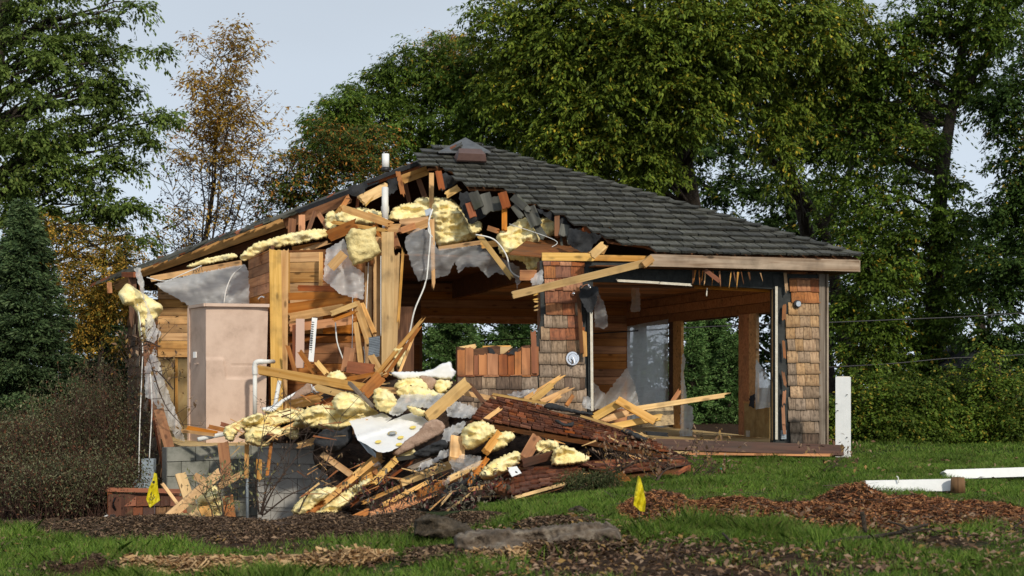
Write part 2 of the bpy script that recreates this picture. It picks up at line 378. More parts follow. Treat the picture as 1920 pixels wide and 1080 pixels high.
PAINT = rough_mat('white_paint', [(.72, .73, .72), (.82, .82, .80)], 9, .5, .08)
PVC = rough_mat('white_pvc', [(.66, .65, .60), (.78, .77, .73)], 5, .4, .05)
CREAM = rough_mat('drywall_edge', [(.60, .54, .42), (.78, .73, .62)], 20, .9, .3)
METAL = rough_mat('galvanised_steel', [(.34, .38, .42), (.52, .56, .60)], 8, .4, .1, metal=.6)
BOXM = rough_mat('grey_enamel', [(.25, .30, .34), (.34, .39, .43)], 6, .5, .05)
CHROME = plain('chrome', (.75, .76, .78), .15, 1)
BLACK = plain('black_plastic', (.012, .012, .013), .5)
IRON = plain('black_iron', (.01, .01, .012), .45, .3)
COPPER = rough_mat('lead_flashing', [(.055, .06, .066), (.12, .125, .13)], 7, .6, .2)
VENTM = rough_mat('vent_brown', [(.075, .042, .034), (.12, .068, .055)], 6, .45, .1)
CONC = rough_mat('concrete_block', [(.28, .265, .24), (.42, .40, .365), (.50, .48, .44)], 3, .95, .5, bs=50, dist=.006)
CONCD = rough_mat('concrete_block_dark', [(.12, .125, .10), (.24, .24, .205), (.32, .315, .275)], 3, .95, .5, bs=50, dist=.006)  # darker, slightly greener tones than the plain block
MORT = rough_mat('mortar', [(.13, .125, .11), (.2, .19, .17)], 20, .95, .4)
ROCK = rough_mat('mud_caked_concrete', [(.04, .03, .02), (.12, .09, .065), (.26, .22, .17)], 9, 1, 1, bs=25, dist=.03)
YEL = plain('flag_yellow', (.86, .72, .02), .5)
t_ = YEL.node_tree; tr_ = t_.nodes.new('ShaderNodeBsdfTranslucent'); tr_.inputs[0].default_value = (.86, .72, .02, 1); mx_ = t_.nodes.new('ShaderNodeMixShader'); mx_.inputs[0].default_value = .35
t_.links.new(t_.nodes['Principled BSDF'].outputs[0], mx_.inputs[1]); t_.links.new(tr_.outputs[0], mx_.inputs[2]); t_.links.new(mx_.outputs[0], t_.nodes['Material Output'].inputs[0])
BARK = rough_mat('bark', [(.022, .017, .013), (.075, .058, .042)], 9, .95, 1, dist=.04)
BARKG = rough_mat('bark_mossy', [(.025, .024, .014), (.07, .065, .035)], 9, .95, 1, dist=.04)
TWIG = rough_mat('twig', [(.035, .024, .018), (.09, .06, .045)], 9, .9, .3)

# ------------------------------------------------------------------ ground
def sst(t): t = np.clip(t, 0, 1); return t*t*(3-2*t)
MOUNDS = []   # x, Y, rx, ry, h
def mnd(px, Y, rpx, ry, h): MOUNDS.append(((px-960)/F*Y, Y, rpx/F*Y, ry, h))
mnd(60, 12.2, 130, .9, .02); mnd(270, 11.9, 150, 1.2, .05); mnd(420, 11.9, 130, 1.2, .045); mnd(580, 11.7, 140, 1.4, .085); mnd(720, 11.5, 140, 1.3, .055); mnd(150, 11.8, 120, 1.1, .03); mnd(880, 11.4, 130, .8, .04); mnd(1040, 10.6, 120, .5, .04)
mnd(1250, 11.1, 105, 1.6, .16); mnd(1400, 10.9, 160, 1.6, .12); mnd(1545, 10.8, 130, 1.4, .10); mnd(1605, 12.0, 85, .9, .17); mnd(1730, 11.3, 160, 1.4, .10); mnd(1860, 11.1, 120, 1.2, .08)
mnd(330, 9.2, 330, .35, .06); mnd(95, 8.85, 50, .25, .11); mnd(175, 8.95, 50, .25, .13); mnd(528, 9.0, 45, .2, .08); mnd(450, 11.5, 460, 1.5, .035); mnd(1530, 10.9, 440, 1.7, .04); mnd(960, 9.3, 250, .5, .03); mnd(620, 9.1, 180, .3, .07); mnd(1000, 9.0, 260, .35, .03); mnd(1750, 9.3, 130, .5, .05)
def mound_h(x, y):
    h = np.zeros_like(x)
    for mx, my, rx, ry, hh in MOUNDS:
        d = ((x-mx)/rx)**2+((y-my)/ry)**2
        h = np.maximum(h, hh*sst(1.15-np.sqrt(d)*1.15))
    return h
def base_h(x, y):
    z = -.17*sst((1.0-x)/3.0)*sst((y-3)/4)
    z = z-.78*sst((2.3-x)/4.4)*sst((y-12.2)/4.0)
    return z
def gh(x, y):
    x = np.asarray(x, float); y = np.asarray(y, float)
    m = mound_h(x, y); z = base_h(x, y)+m
    z = z+.012*np.sin(x*2.7+1)*np.sin(y*1.9)+.008*np.sin(x*6.3+y*4.1)+(m*.13+.004)*(np.sin(x*17+y*9)*np.sin(y*21-x*6)+.6*np.sin(x*41)*np.sin(y*37+x*11))
    return z
def ghs(x, y): return float(gh(np.array([x]), np.array([y]))[0])
def inmound(x, y): return mound_h(x, y) > .010
xs = np.unique(np.concatenate([np.linspace(-70, -9, 30), np.linspace(-9, 9, 420), np.linspace(9, 70, 30)]))
ys = np.unique(np.concatenate([np.linspace(-5, 7.2, 12), np.linspace(7.2, 14, 260), np.linspace(14, 24, 70), np.linspace(24, 110, 30)]))
X, Y_ = np.meshgrid(xs, ys); Z = gh(X, Y_); nx, ny = len(xs), len(ys)
idx = np.arange(nx*ny).reshape(ny, nx)
q = np.stack([idx[:-1, :-1], idx[:-1, 1:], idx[1:, 1:], idx[1:, :-1]], -1).reshape(-1, 4)
me = bpy.data.meshes.new('ground'); me.vertices.add(nx*ny); me.vertices.foreach_set('co', np.stack([X, Y_, Z], -1).reshape(-1).astype(np.float32))
me.loops.add(q.size); me.loops.foreach_set('vertex_index', q.reshape(-1).astype(np.int32)); me.polygons.add(len(q)); me.polygons.foreach_set('loop_start', np.arange(0, q.size, 4, dtype=np.int32))
me.update(calc_edges=True); me.polygons.foreach_set('use_smooth', [True]*len(q))
at = me.attributes.new('soil', 'FLOAT', 'POINT')
def patch(x, y): return np.sin(x*1.3+.4)*np.sin(y*1.1+2)+.5*np.sin(x*3.7)*np.sin(y*4.3)+.3*np.sin(x*8.1+1)*np.sin(y*7.2)
def bare(x, y): return patch(x, y)-.42*sst((x+.2)/.6)*sst((10.2-y)/.8)
soil = sst(mound_h(X, Y_)/.05); soil = np.maximum(soil, sst((-.35-bare(X, Y_))/.4)*(Y_ < 11.5)); soil = np.maximum(soil, sst((1.4-X)/1.5)*sst((Y_-12.6)/1.0)); soil = np.maximum(soil, sst((Y_-22)/3))
at.data.foreach_set('value', soil.reshape(-1).astype(np.float32))
gm, t, b = new_mat('turf_and_soil')
an = nn_(t, 'ShaderNodeAttribute', attribute_name='soil'); tcn = nn_(t, 'ShaderNodeTexCoord')
n1 = nn_(t, 'ShaderNodeTexNoise'); n1.inputs['Scale'].default_value = 14; n1.inputs['Detail'].default_value = 8; t.links.new(tcn.outputs['Object'], n1.inputs[0])
c1 = ramp(t, n1.outputs[0], [(.3, (.012, .016, .006)), (.7, (.04, .06, .018))]).outputs[0]
c2 = ramp(t, n1.outputs[0], [(.3, (.018, .011, .007)), (.55, (.05, .030, .018)), (.75, (.10, .06, .035))]).outputs[0]
t.links.new(mixc(t, an.outputs['Fac'], c1, c2), b.inputs['Base Color']); b.inputs['Roughness'].default_value = 1; b.inputs['Specular IOR Level'].default_value = .1
bp = nn_(t, 'ShaderNodeBump'); bp.inputs['Strength'].default_value = 1; bp.inputs['Distance'].default_value = .04; t.links.new(n1.outputs[0], bp.inputs['Height']); t.links.new(bp.outputs[0], b.inputs['Normal'])
me.materials.append(gm); go = bpy.data.objects.new('ground', me); COL.objects.link(go); go['kind'] = 'structure'; go['label'] = 'sloping lawn and churned soil around the wrecked house'
# ------------------------------------------------------------------ the house: plan frame (u to the left along the front, v to the back)
FRC = Vector((4.915, 19.6, 0)); U = Vector((-.970, -.242, 0)); V = Vector((-.242, .970, 0))
def H(u, v, z): return FRC+U*u+V*v+Vector((0, 0, z))
EZ = 2.78; APZ = 5.05; APU, APV = 4.61, 5.17
house = thing('damaged_house', 'half demolished cedar shingled house with torn open front and dark shake roof', 'house', H(5, .5, 0))
class Wall:
    def __init__(s, a, b):
        s.o = Vector((a[0], a[1], 0)); s.d = Vector((b[0]-a[0], b[1]-a[1], 0)).normalized(); n = Vector((s.d.y, -s.d.x, 0))
        if n.dot(CAM-s.o) < 0: n = -n
        s.n = n
    def ray(s, px, py, off=0):
        r = Vector(((px-960)/F, 1, -(py-HY)/F)); t = (s.o+s.n*off-Vector((0, 0, 0))).dot(s.n)/r.dot(s.n); return r*t+Vector((0, 0, CZ))
    def hit(s, px, py):
        p = s.ray(px, py); return (p-s.o).dot(s.d), p.z
    def pt(s, a, z, off=0): return s.o+s.d*a+s.n*off+Vector((0, 0, z))
    def quad(s, name, px0, py0, px1, py1, th, mat, parent, off=0):
        a = [s.ray(px0, py0, off), s.ray(px1, py0, off), s.ray(px1, py1, off), s.ray(px0, py1, off)]
        a[1].z = a[0].z; a[3].x, a[3].y = a[0].x, a[0].y; a[2].x, a[2].y = a[1].x, a[1].y; a[3].z = a[2].z
        return slab(name, a, s.n*-th, mat, parent)
    def poly(s, name, pl, th, mat, parent, off=0):
        return slab(name, [s.ray(x, y, off) for x, y in pl], s.n*-th, mat, parent)
WF = Wall(H(10, .35, 0), H(0, .35, 0)); WB = Wall(H(10, 8.9, 0), H(0, 8.9, 0)); WR = Wall(H(.45, 8.9, 0), H(.45, .35, 0))
pA = P(240, 700, 25.4); pB = P(314, 700, 20.3); WLf = Wall(pA, pB)

# unit shingles, shared meshes
def unit_shingles(n, mat_, rag=.03):
    o = []
    for k in range(n):
        K = 4; v = []; f = []
        off = [R.uniform(-rag, rag) for _ in range(K+1)]; sk = R.uniform(-.02, .02)
        for iy in range(K+1):
            y = iy/K-.5
            v += [(0, y, 0), (1+off[iy]+sk*y, y, 0), (1+off[iy]+sk*y, y, 1+R.uniform(-.1, .1)), (0, y, .15)]
        for iy in range(K):
            a = iy*4; c = a+4
            f += [(a+3, a+2, c+2, c+3), (a+1, c+1, c+2, a+2), (a, c, c+1, a+1)]
        f += [(0, 1, 2, 3), (K*4, K*4+3, K*4+2, K*4+1)]
        me = bpy.data.meshes.new('shingle'); me.from_pydata(v, [], f); me.materials.append(mat_); me.update(); o.append(me)
    return o
SM = {}
def shingle(top, bot, wd, th, nrm, mat, parent, name='shingle', lift=0, rag=.03):
    if (mat.name, rag) not in SM: SM[(mat.name, rag)] = unit_shingles(7, mat, rag)
    M, L = frame(top, bot, nrm); M = M @ Matrix.Diagonal((L, wd, th, 1))
    o = bpy.data.objects.new(name, R.choice(SM[(mat.name, rag)])); place(o, parent, M); return o
def interp(pl, z):
    pl = sorted(pl, key=lambda q: q[1])
    if z <= pl[0][1]: return pl[0][0]
    for (a, za), (b_, zb) in zip(pl, pl[1:]):
        if z <= zb: return a+(b_-a)*(z-za)/max(1e-6, zb-za)
    return pl[-1][0]
def shingle_wall(W, left, right, ytop, ybot, pick, parent, rh=.168, wr=(.10, .24), ragL=0, ragR=0, off=.012, skip=None):
    Ls = [W.hit(*p) for p in left]; Rs = [W.hit(*p) for p in right]
    xm = (left[0][0]+right[0][0])/2; z1 = W.hit(xm, ytop)[1]; z0 = W.hit(xm, ybot)[1]; z = z0; pc = 0
    while z < z1-.02:
        a = interp(Ls, z+rh/2)+R.uniform(0, ragL); e = interp(Rs, z+rh/2)-R.uniform(0, ragR)
        while a < e-.02:
            w_ = min(R.uniform(*wr), e-a)
            if e-a-w_ < .05: w_ = e-a
            zt = min(z1, z+rh*1.06); mid = W.pt(a+w_/2, z+rh/2); px, py = proj(mid)
            if not (skip and skip(px, py)):
                j = R.uniform(-.008, .006)
                shingle(W.pt(a+w_/2, zt, off-.004), W.pt(a+w_/2+R.uniform(-.002, .002), z+j, off+.003), w_-.005, .016+R.uniform(0, .006), W.n, pick(px, py), parent, rag=.02)
            a += w_
        z += rh
def pickw(*c):
    ms = [m for m, k in c for _ in range(k)]; return R.choice(ms)

# ---- roof decks
SLV = (APZ-EZ)/APV; RN = (Vector((0, 0, 1))-V*SLV).normalized(); RUP = (V+Vector((0, 0, SLV))).normalized()
def RP(u, v, h=0):
    return H(u, v, EZ+SLV*v)+RN*h
def rray(px, py, h=0):
    r = Vector(((px-960)/F, 1, -(py-HY)/F)); o = H(0, 0, EZ)+RN*h; return CAM+r*((o-CAM).dot(RN)/r.dot(RN))
TORN = [(776, 304), (798, 319), (831, 318), (859, 333), (876, 357), (934, 357), (957, 361), (976, 383), (1005, 384), (1022, 392), (1055, 405), (1078, 417), (1100, 430), (1122, 439), (1136, 455), (1155, 458), (1205, 464), (1222, 470), (1228, 520)]
def torn_y(px):
    if px < 776: return -1
    for (a, ya), (b_, yb) in zip(TORN, TORN[1:]):
        if px <= b_: return ya+(yb-ya)*(px-a)/(b_-a)
    return 999
AP = H(APU, APV, APZ); FRp = H(0, 0, EZ); BRp = H(0, 9.23, EZ); BLp = Vector((-7.55, 26.0, 2.76))
front_roof = slab('front_roof', [rray(x+4, y-2.5, -.03) for x, y in TORN[1:-1]]+[rray(1232, 474, -.03), RP(.06, .03, -.03), RP(APU, APV-.03, -.03)], RN*-.03, CEDD, house)
lipv = Vector((0, 0, -.05))
back_roof = slab('back_roof', [BLp, AP, BRp], lipv, DECKD, house)
right_roof = slab('right_roof', [FRp+V*.05, BRp, AP], lipv, CEDD, house)
lt1 = BLp-V*.35; left_roof = slab('left_roof', [BLp, AP, AP-V*.3-Vector((0, 0, .03)), lt1], lipv, FELT, house)
# courses on the front slope
rows = []; EXP = .243
v = -.03; cands = []
while v < APV-.42:
    hipu = max(0, v)*APU/APV; u = hipu-.02+R.uniform(0, .05); sag = R.uniform(-.006, .006)
    while u < 8:
        wd = R.choice([R.uniform(.13, .2), R.uniform(.18, .3)])
        c = RP(u+wd/2, v, .02); px, py = proj(c)
        if px < 770: break
        if py < torn_y(px)+3 and (u+wd/2) < 10.6-v*(10.6-APU)/APV:
            cands.append((-(c-CAM).length, u, v, wd, sag))
        u += wd
    v += EXP
cands.sort(key=lambda q: -q[0])
def roof_shingle_M(u, v, wd, sag):
    wob = .012*math.sin(u*2.1+v)+.008*math.sin(u*5.3)
    dv = R.uniform(-.012, .012)+wob; rt = R.uniform(-.02, .02)
    bot = RP(u+wd/2, v+dv, .026+R.uniform(0, .008)); top = RP(u+wd/2+rt, v+dv+.34, .004+R.uniform(0, .004))
    return top, bot, wd-.013
for k, (_, u, v, wd, sag) in enumerate(cands[:300]):
    t0, b0, w0 = roof_shingle_M(u, v, wd, sag); shingle(t0, b0, w0, R.uniform(.022, .034), RN, ROOFM, front_roof, rag=.05)
mb = MB()
for _, u, v, wd, sag in cands[300:]:
    t0, b0, w0 = roof_shingle_M(u, v, wd, sag); d = b0-t0; c = (t0+b0)/2+RN*.012; mb.box(c, d, U*w0, RN.lerp(RN, 1)*.022)
if mb.v: o = mb.build('upper_shingles', ROOFM, front_roof); o['kind'] = 'stuff'
# hip caps
hd = (AP-FRp).normalized(); hn = (RN+(Vector((0, 0, 1))+U*-.49).normalized()).normalized()
for k in range(27):
    t = k/27.3; c = FRp.lerp(AP, t)+hn*.03; L = (AP-FRp).length/27.3
    for sgn, nr in ((1, RN), ):
        shingle(c+hd*L*1.35-hn*.012+U*.03, c-hd*.02+U*.03+hn*.022, .17, .024, (RN*.8+hn*.2), ROOFM, front_roof, name='hip_cap', rag=.03)
# peak cap flashing and box vent
pc = rray(868, 266); pk = [rray(826, 283, .05), rray(905, 280, .05)]
peak = AP+Vector((.02, -.05, .09)); b1 = P(822, 284, 22.4); b2 = P(920, 284, 22.5); b3 = b2+V*1.0; b4 = b1+V*1.0
mesh_obj('peak_flashing', [peak, b1, b2, b3, b4, b1-Vector((0, 0, .025)), b2-Vector((0, 0, .025))], [(0, 1, 2), (0, 2, 3), (0, 3, 4), (0, 4, 1), (1, 5, 6, 2)], COPPER, house)
mb = MB(); vc = rray(881, 300, .07); vx = -U; vv = RUP
m8 = [(-.24, -.13, 0), (.24, -.13, 0), (.24, .13, 0), (-.24, .13, 0), (-.22, -.13, .14), (.22, -.13, .14), (.18, .06, .17), (-.18, .06, .17), (-.24, -.15, .03), (.24, -.15, .03)]
vb = [vc+vx*a+vv*b_+RN*c for a, b_, c in m8]
mesh_obj('roof_vent', vb, [(8, 9, 5, 4), (4, 5, 6, 7), (1, 2, 6, 5, 9), (0, 8, 4, 7, 3), (2, 3, 7, 6), (0, 1, 9, 8)], VENTM, house)
# fascia, soffit and eave timbers
f0 = WF.ray(1222, 486, .36); 
fa = Vector((rray(1222, 478).x, rray(1222, 478).y, EZ-.115)); fa = H((FRC-Vector((fa.x, fa.y, 0))).dot(-U), -.01, EZ-.10); fb = H(.02, -.01, EZ-.115)
fa.z = P(0, 488, fa.y).z; fb.z = P(0, 498.5, fb.y).z
board('fascia', fa, fb, .165, .045, FASC, house, n=-V, jag=(.05, 0))
board('fascia', H(.0, .02, fb.z), H(.0, 9.2, fb.z), .165, .04, FASC, house, n=-U)
slab('soffit', [H(.03, .02, EZ-.17), H(.35, .35, EZ-.17), H(.35, 9, EZ-.17), H(.03, 9, EZ-.17)], (0, 0, -.015), CEDD, house)
slab('soffit', [H(.03, .02, EZ-.171), H(.35, .35, EZ-.171), H(3.9, .35, EZ-.171), H(3.9, .02, EZ-.171)], (0, 0, -.015), CEDD, house)
# jagged dark shakes along the left hip silhouette
left_edge = [(196, 523), (300, 487), (430, 440), (550, 397), (640, 362), (700, 335), (780, 303), (840, 280)]
def le(t):
    t *= len(left_edge)-1; i = min(int(t), len(left_edge)-2); a = left_edge[i]; b_ = left_edge[i+1]; return a[0]+(b_[0]-a[0])*(t-i), a[1]+(b_[1]-a[1])*(t-i)
for k in range(120):
    t = k/119; x, y = le(t); Yd = 25.1-2.5*t
    a = P(x, y+R.uniform(-1, 2.5)+(3 if t > .6 else 0), Yd); d_ = Vector((.92+R.uniform(-.1, .1), R.uniform(-.4, .1), .37+R.uniform(-.07, .07))).normalized()
    L = R.uniform(.25, .55); board('edge_shingle', a-d_*L/2, a+d_*L/2, R.uniform(.14, .24), .018, ROOFM if R.random() < .85 else CEDR, left_roof, n=(-.35, -.45, 1), jag=(.02, .04))
# ---- left rafters
def hb(name, x0, y0, Y0, x1, y1, Y1, wpx, th, mat, jag=(0, 0), n=None, roll=0, parent=None, taper=1, bow=0):
    Ym = (Y0+Y1)/2; return board(name, P(x0, y0, Y0), P(x1, y1, Y1), wpx*Ym/F, th, mat, house if parent is None else parent, n, roll, jag, taper, bow)
hb('rafter', 262, 511, 25.2, 545, 412, 24.4, 20, .05, CEDL)
hb('rafter', 215, 537, 25.3, 250, 524, 25.2, 16, .05, CEDL)
hb('rafter', 300, 520, 25.7, 560, 428, 24.9, 16, .05, CEDD)
hb('rafter', 535, 418, 24.2, 652, 370, 23.3, 23, .06, CED, jag=(0, .06))
hb('rafter', 240, 517, 25.6, 800, 304, 23.4, 9, .04, FELT)
hb('rafter', 680, 374, 22.0, 724, 352, 22.3, 20, .06, LUMY, jag=(.05, .05))
hb('rafter', 756, 336, 22.4, 800, 320, 22.6, 17, .06, CEDL, jag=(.06, .03))
hb('edge_felt', 690, 341, 22.6, 790, 303, 22.6, 7, .04, FELT, jag=(.1, .1)); hb('rafter', 712, 340, 22.7, 785, 314, 22.7, 5, .04, CEDR, jag=(.1, .1)); hb('edge_felt', 560, 396, 23.6, 700, 342, 22.9, 8, .04, FELT, jag=(.1, .1))
hb('rafter', 665, 354, 22.7, 740, 326, 22.7, 4, .03, CEDR, jag=(.1, .1))
hb('fascia', 205, 530, 25.0, 206, 550, 25.0, 9, .2, CED)
hb('joist', 283, 523, 22.8, 453, 493, 22.6, 11, .04, CEDL)
hb('top_plate', 234, 515, 24.6, 256, 515, 24.2, 10, .12, CEDR)
hb('post', 248, 516, 24.4, 250, 600, 24.4, 14, .1, CEDD, jag=(0, .12))
hb('post', 262, 520, 24.0, 277, 640, 24.0, 7, .05, CEDD, jag=(0, .1))
hb('board', 540, 480, 21.6, 612, 455, 21.6, 8, .03, CEDL, jag=(.03, .06))
hb('board', 548, 467, 21.9, 600, 458, 21.9, 9, .03, CED)
# text stamped on joist
tcu = bpy.data.curves.new('stamp', 'FONT'); tcu.body = 'HV1'; tcu.size = .10; tcu.materials.append(BLACK); _o = bpy.data.objects.new('stamp', tcu); COL.objects.link(_o); _me = bpy.data.meshes.new_from_object(_o.evaluated_get(bpy.context.evaluated_depsgraph_get())); bpy.data.objects.remove(_o); to = bpy.data.objects.new('stamp', _me)
jd = (P(453, 493, 22.6)-P(283, 523, 22.8)).normalized(); jM, _ = frame(P(362, 512, 22.62), P(380, 508.8, 22.6)); jM.translation = P(362, 512, 22.64); place(to, house, jM)
# short web members between the rafters
for a in [(548, 412, 546, 450, 14, CEDD), (566, 405, 566, 440, 12, CED), (590, 398, 572, 450, 8, CEDD), (598, 402, 616, 430, 9, CED), (610, 428, 641, 388, 9, CEDL), (652, 372, 640, 392, 9, CED)]:
    hb('web_member', a[0], a[1], 22.9, a[2], a[3], 22.7, a[4], .05, a[5], jag=(.02, .02))
for a in [(626, 417, 722, 432, 7, LUM), (645, 391, 728, 419, 13, CEDL), (618, 442, 666, 422, 22, CED), (724, 429, 750, 428, 17, LUM), (765, 432, 805, 417, 15, CEDL), (700, 425, 716, 444, 16, CED),
          (690, 402, 735, 421, 11, CEDL), (752, 417, 800, 412, 12, CEDL), (655, 440, 690, 436, 10, CEDD), (738, 440, 745, 462, 12, CED), (776, 424, 752, 432, 12, CED)]:
    hb('joist', a[0], a[1], 21.2+R.uniform(-.15, .15), a[2], a[3], 21.1+R.uniform(-.15, .15), a[4], .06, a[5], jag=(.03, .05))
hb('king_post', 809, 325, 21.9, 809, 396, 21.8, 9, .05, CEDL, jag=(0, .04))
hb('web_member', 785, 337, 22.6, 803, 388, 22.4, 10, .05, CEDD)
hb('web_member', 760, 345, 22.8, 772, 400, 22.7, 8, .05, CEDD)
hb('hanging_strip', 810, 412, 20.9, 813, 530, 20.7, 9, .03, CEDL, jag=(.02, .12), taper=.7)
hb('joist', 823, 466, 20.9, 904, 454, 20.8, 8, .06, CEDL)
hb('joist', 904, 460, 20.7, 975, 450, 20.6, 12, .06, CEDL, jag=(.02, .05))
hb('hanging_strip', 900, 443, 20.2, 957, 518, 20.0, 10, .04, LUMY, jag=(.03, .08))
hb('hanging_strip', 838, 365, 21.4, 860, 352, 21.4, 13, .05, LUMY, jag=(.04, .02))
hb('torn_sheathing', 822, 322, 21.5, 828, 352, 21.4, 12, .03, CEDR, jag=(.02, .1))
hb('torn_sheathing', 746, 322, 22.2, 755, 362, 22.2, 9, .03, CED, jag=(.03, .06))
hb('torn_sheathing', 672, 368, 22.2, 668, 402, 22.2, 6, .02, CEDR, jag=(.03, .06))
hb('torn_sheathing', 690, 380, 21.9, 700, 368, 21.9, 3, .02, LUMY, jag=(.03, .03)); hb('torn_sheathing', 686, 385, 21.9, 698, 372, 21.9, 3, .02, LUMY, jag=(.03, .03))
# ceiling decks (dark cedar boards above the rooms)
for k in range(22):
    v0 = 1.1+k*.355
    slab('ceiling_board', [H(.5, v0, 2.60), H(4.0, v0, 2.60), H(4.0, v0+.345, 2.60), H(.5, v0+.345, 2.60)], (0, 0, .02), CED, house)
for k in range(16):
    v0 = 3.1+k*.355; ul = 7.6 if k > 2 else R.uniform(5.6, 7.4)
    slab('ceiling_board', [H(4.05, v0, 2.95), H(ul, v0, 2.95), H(ul, v0+.345, 2.95), H(4.05, v0+.345, 2.95)], (0, 0, .02), CEDD, house)
# ---- floor and foundation
slab('floor', [H(.35, .36, .14), H(6.8, .6, .14), H(8.1, 2.1, .14), H(9.3, 2.0, .14), H(10.2, 8.9, .14), H(.35, 8.9, .14)], (0, 0, -.12), PLY, house)
slab('foundation', [H(.4, .42, .02), H(6.7, .62, .02), H(8.0, 8.8, .02), H(.4, 8.8, .02)], (0, 0, -1.3), CONCD, house)
WC1 = Wall(P(306, 800, 18.9), P(486, 800, 19.6)); WC2 = Wall(P(480, 800, 19.0), P(680, 800, 18.55))
for W, x0, x1, ytops, mat, name in ((WC1, 312, 484, (852, 820), CONCD, 'side_foundation'), (WC2, 484, 690, (818, 812), CONC, 'front_foundation')):
    s0 = W.hit(x0, 850)[0]; s1 = W.hit(x1, 850)[0]; z1 = W.ray((x0+x1)/2, sum(ytops)/2).z
    base = slab(name, [W.pt(s0, z1-.01), W.pt(s1, z1-.01), W.pt(s1, -1.4), W.pt(s0, -1.4)], W.n*-.2, MORT, house)
    z = z1; r = 0
    while z > -1.2:
        a = s0-(.2 if r % 2 else 0)
        while a < s1:
            a0 = max(a, s0); a1 = min(a+.40, s1)
            if a1-a0 > .04:
                q = R.uniform(0, .004); mbk = MB(); mbk.box(W.pt((a0+a1)/2, z-.1, .006+q), W.d*(a1-a0-.010), W.n*.03, Vector((0, 0, .19))); mbk.build('block', mat, base)
            a += .40
        z -= .2; r += 1
# ---- front wall, right pier
WF.quad('wall_core', 1452, 513, 1541, 833, .14, TARW, house)
pier = WF.quad('wall_paper', 1450, 514, 1540, 833, .012, TARW, house, .014)
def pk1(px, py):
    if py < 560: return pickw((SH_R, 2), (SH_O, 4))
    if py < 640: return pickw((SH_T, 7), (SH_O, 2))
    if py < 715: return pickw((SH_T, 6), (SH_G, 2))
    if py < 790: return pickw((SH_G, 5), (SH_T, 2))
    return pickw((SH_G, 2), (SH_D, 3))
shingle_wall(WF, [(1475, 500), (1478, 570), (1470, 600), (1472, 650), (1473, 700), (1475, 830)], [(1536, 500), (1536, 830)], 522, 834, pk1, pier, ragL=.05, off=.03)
# corner board
a0 = WF.ray(1541, 514, .035); a1 = WF.ray(1541, 834, .035)
board('corner_board', a0, Vector((a0.x, a0.y, a1.z)), .095, .03, GREYW, house, n=WF.n)
a0 = WF.ray(1544, 514, 0)+Vector((.045, .02, 0)); board('corner_board', a0, Vector((a0.x, a0.y, a1.z)), .09, .03, GREYW, house, n=-U)
slab('side_wall', [H(.36, .4, 2.6), H(.36, 1.0, 2.6), H(.36, 1.0, .1), H(.36, .4, .1)], U*.1, SH_L, house)
hb('stud', 1449.5, 540, 19.75, 1449.5, 825, 19.75, 5, .1, CEDL); hb('drywall_edge', 1456, 537, 19.6, 1456, 824, 19.6, 4.5, .02, CREAM, jag=(.0, .0))
hb('trim_strip', 1472, 512, 19.62, 1475, 541, 19.6, 6, .02, SH_T, jag=(.01, .05))
for yy in (575, 640, 700, 735, 765, 790):
    hb('torn_shingle', 1470+R.uniform(-2, 2), yy, 19.6, 1470+R.uniform(-2, 3), yy+R.uniform(16, 30), 19.58, R.uniform(5, 8), .012, SH_O, jag=(.03, .04))
# hose bib hole and outlet box
c = WF.ray(1494, 570, .055); mb = MB(); mb.tube([c, c+WF.n*.03], .055, 14); mb.build('light_socket_plate', BLACK, house)
mb = MB(); mb.tube([c+WF.n*.03, c+WF.n*.06], .038, 14); mb.build('light_socket', METAL, house)
mb = MB(); c = WF.ray(1469, 815, .05); mb.box(c, WF.d*.075, WF.n*.03, (0, 0, .125)); mb.build('outlet_box', BOXM, house)
mb = MB(); c = WF.ray(1469, 815, .07); mb.box(c, WF.d*.05, WF.n*.012, (0, 0, .07)); mb.build('outlet_cover', METAL, house)
# ---- header over the wide opening
hdr = WF.poly('header', [(1068, 490), (1222, 492), (1222, 500), (1452, 506), (1475, 512), (1475, 542), (1450, 542), (1300, 533), (1108, 528), (1068, 520)], .12, TARW, house, .0)
hb('header_trim', 1115, 536, 19.4, 1300, 538, 19.7, 6, .1, CEDD); hb('header_trim', 1300, 538, 19.7, 1450, 545, 19.9, 7, .1, CED)
hb('drywall_edge', 1160, 526, 19.02, 1234, 530, 19.1, 4.5, .02, CREAM, jag=(.04, .02)); hb('drywall_edge', 1238, 530.5, 19.1, 1294, 534, 19.2, 4.5, .02, CREAM, jag=(.02, .05))
for x in (1300, 1304, 1311, 1318, 1323, 1337, 1349, 1371, 1376, 1384, 1390, 1404, 1426, 1165, 1190):
    hb('splinter', x, 499+(x-1222)*.045+4, 19.2, x+R.uniform(-3, 4), 508+(x-1222)*.045+R.uniform(6, 20), 19.2, R.uniform(2, 4), .012, R.choice([CED, CEDD, CEDL]), jag=(.01, .05), taper=.4)
hb('splinter', 1322, 506, 19.1, 1348, 526, 19.1, 8, .02, CEDR, jag=(.01, .02))
hb('splinter', 1326, 540, 19.3, 1325, 553, 19.3, 2, .01, CREAM, jag=(.0, .02))
hb('top_plate', 1016, 481, 18.9, 1112, 482, 18.95, 15, .09, LUMY, jag=(.0, .05)); hb('top_plate', 1105, 483, 19.0, 1212, 485, 19.2, 11, .09, CEDL)
hb('rafter_tail', 1110, 479, 18.55, 1131, 460, 18.6, 16, .05, LUMY, jag=(.03, .03)); hb('rafter_tail', 1130, 475, 18.6, 1137, 462, 18.6, 6, .04, CEDL, jag=(.03, .03))
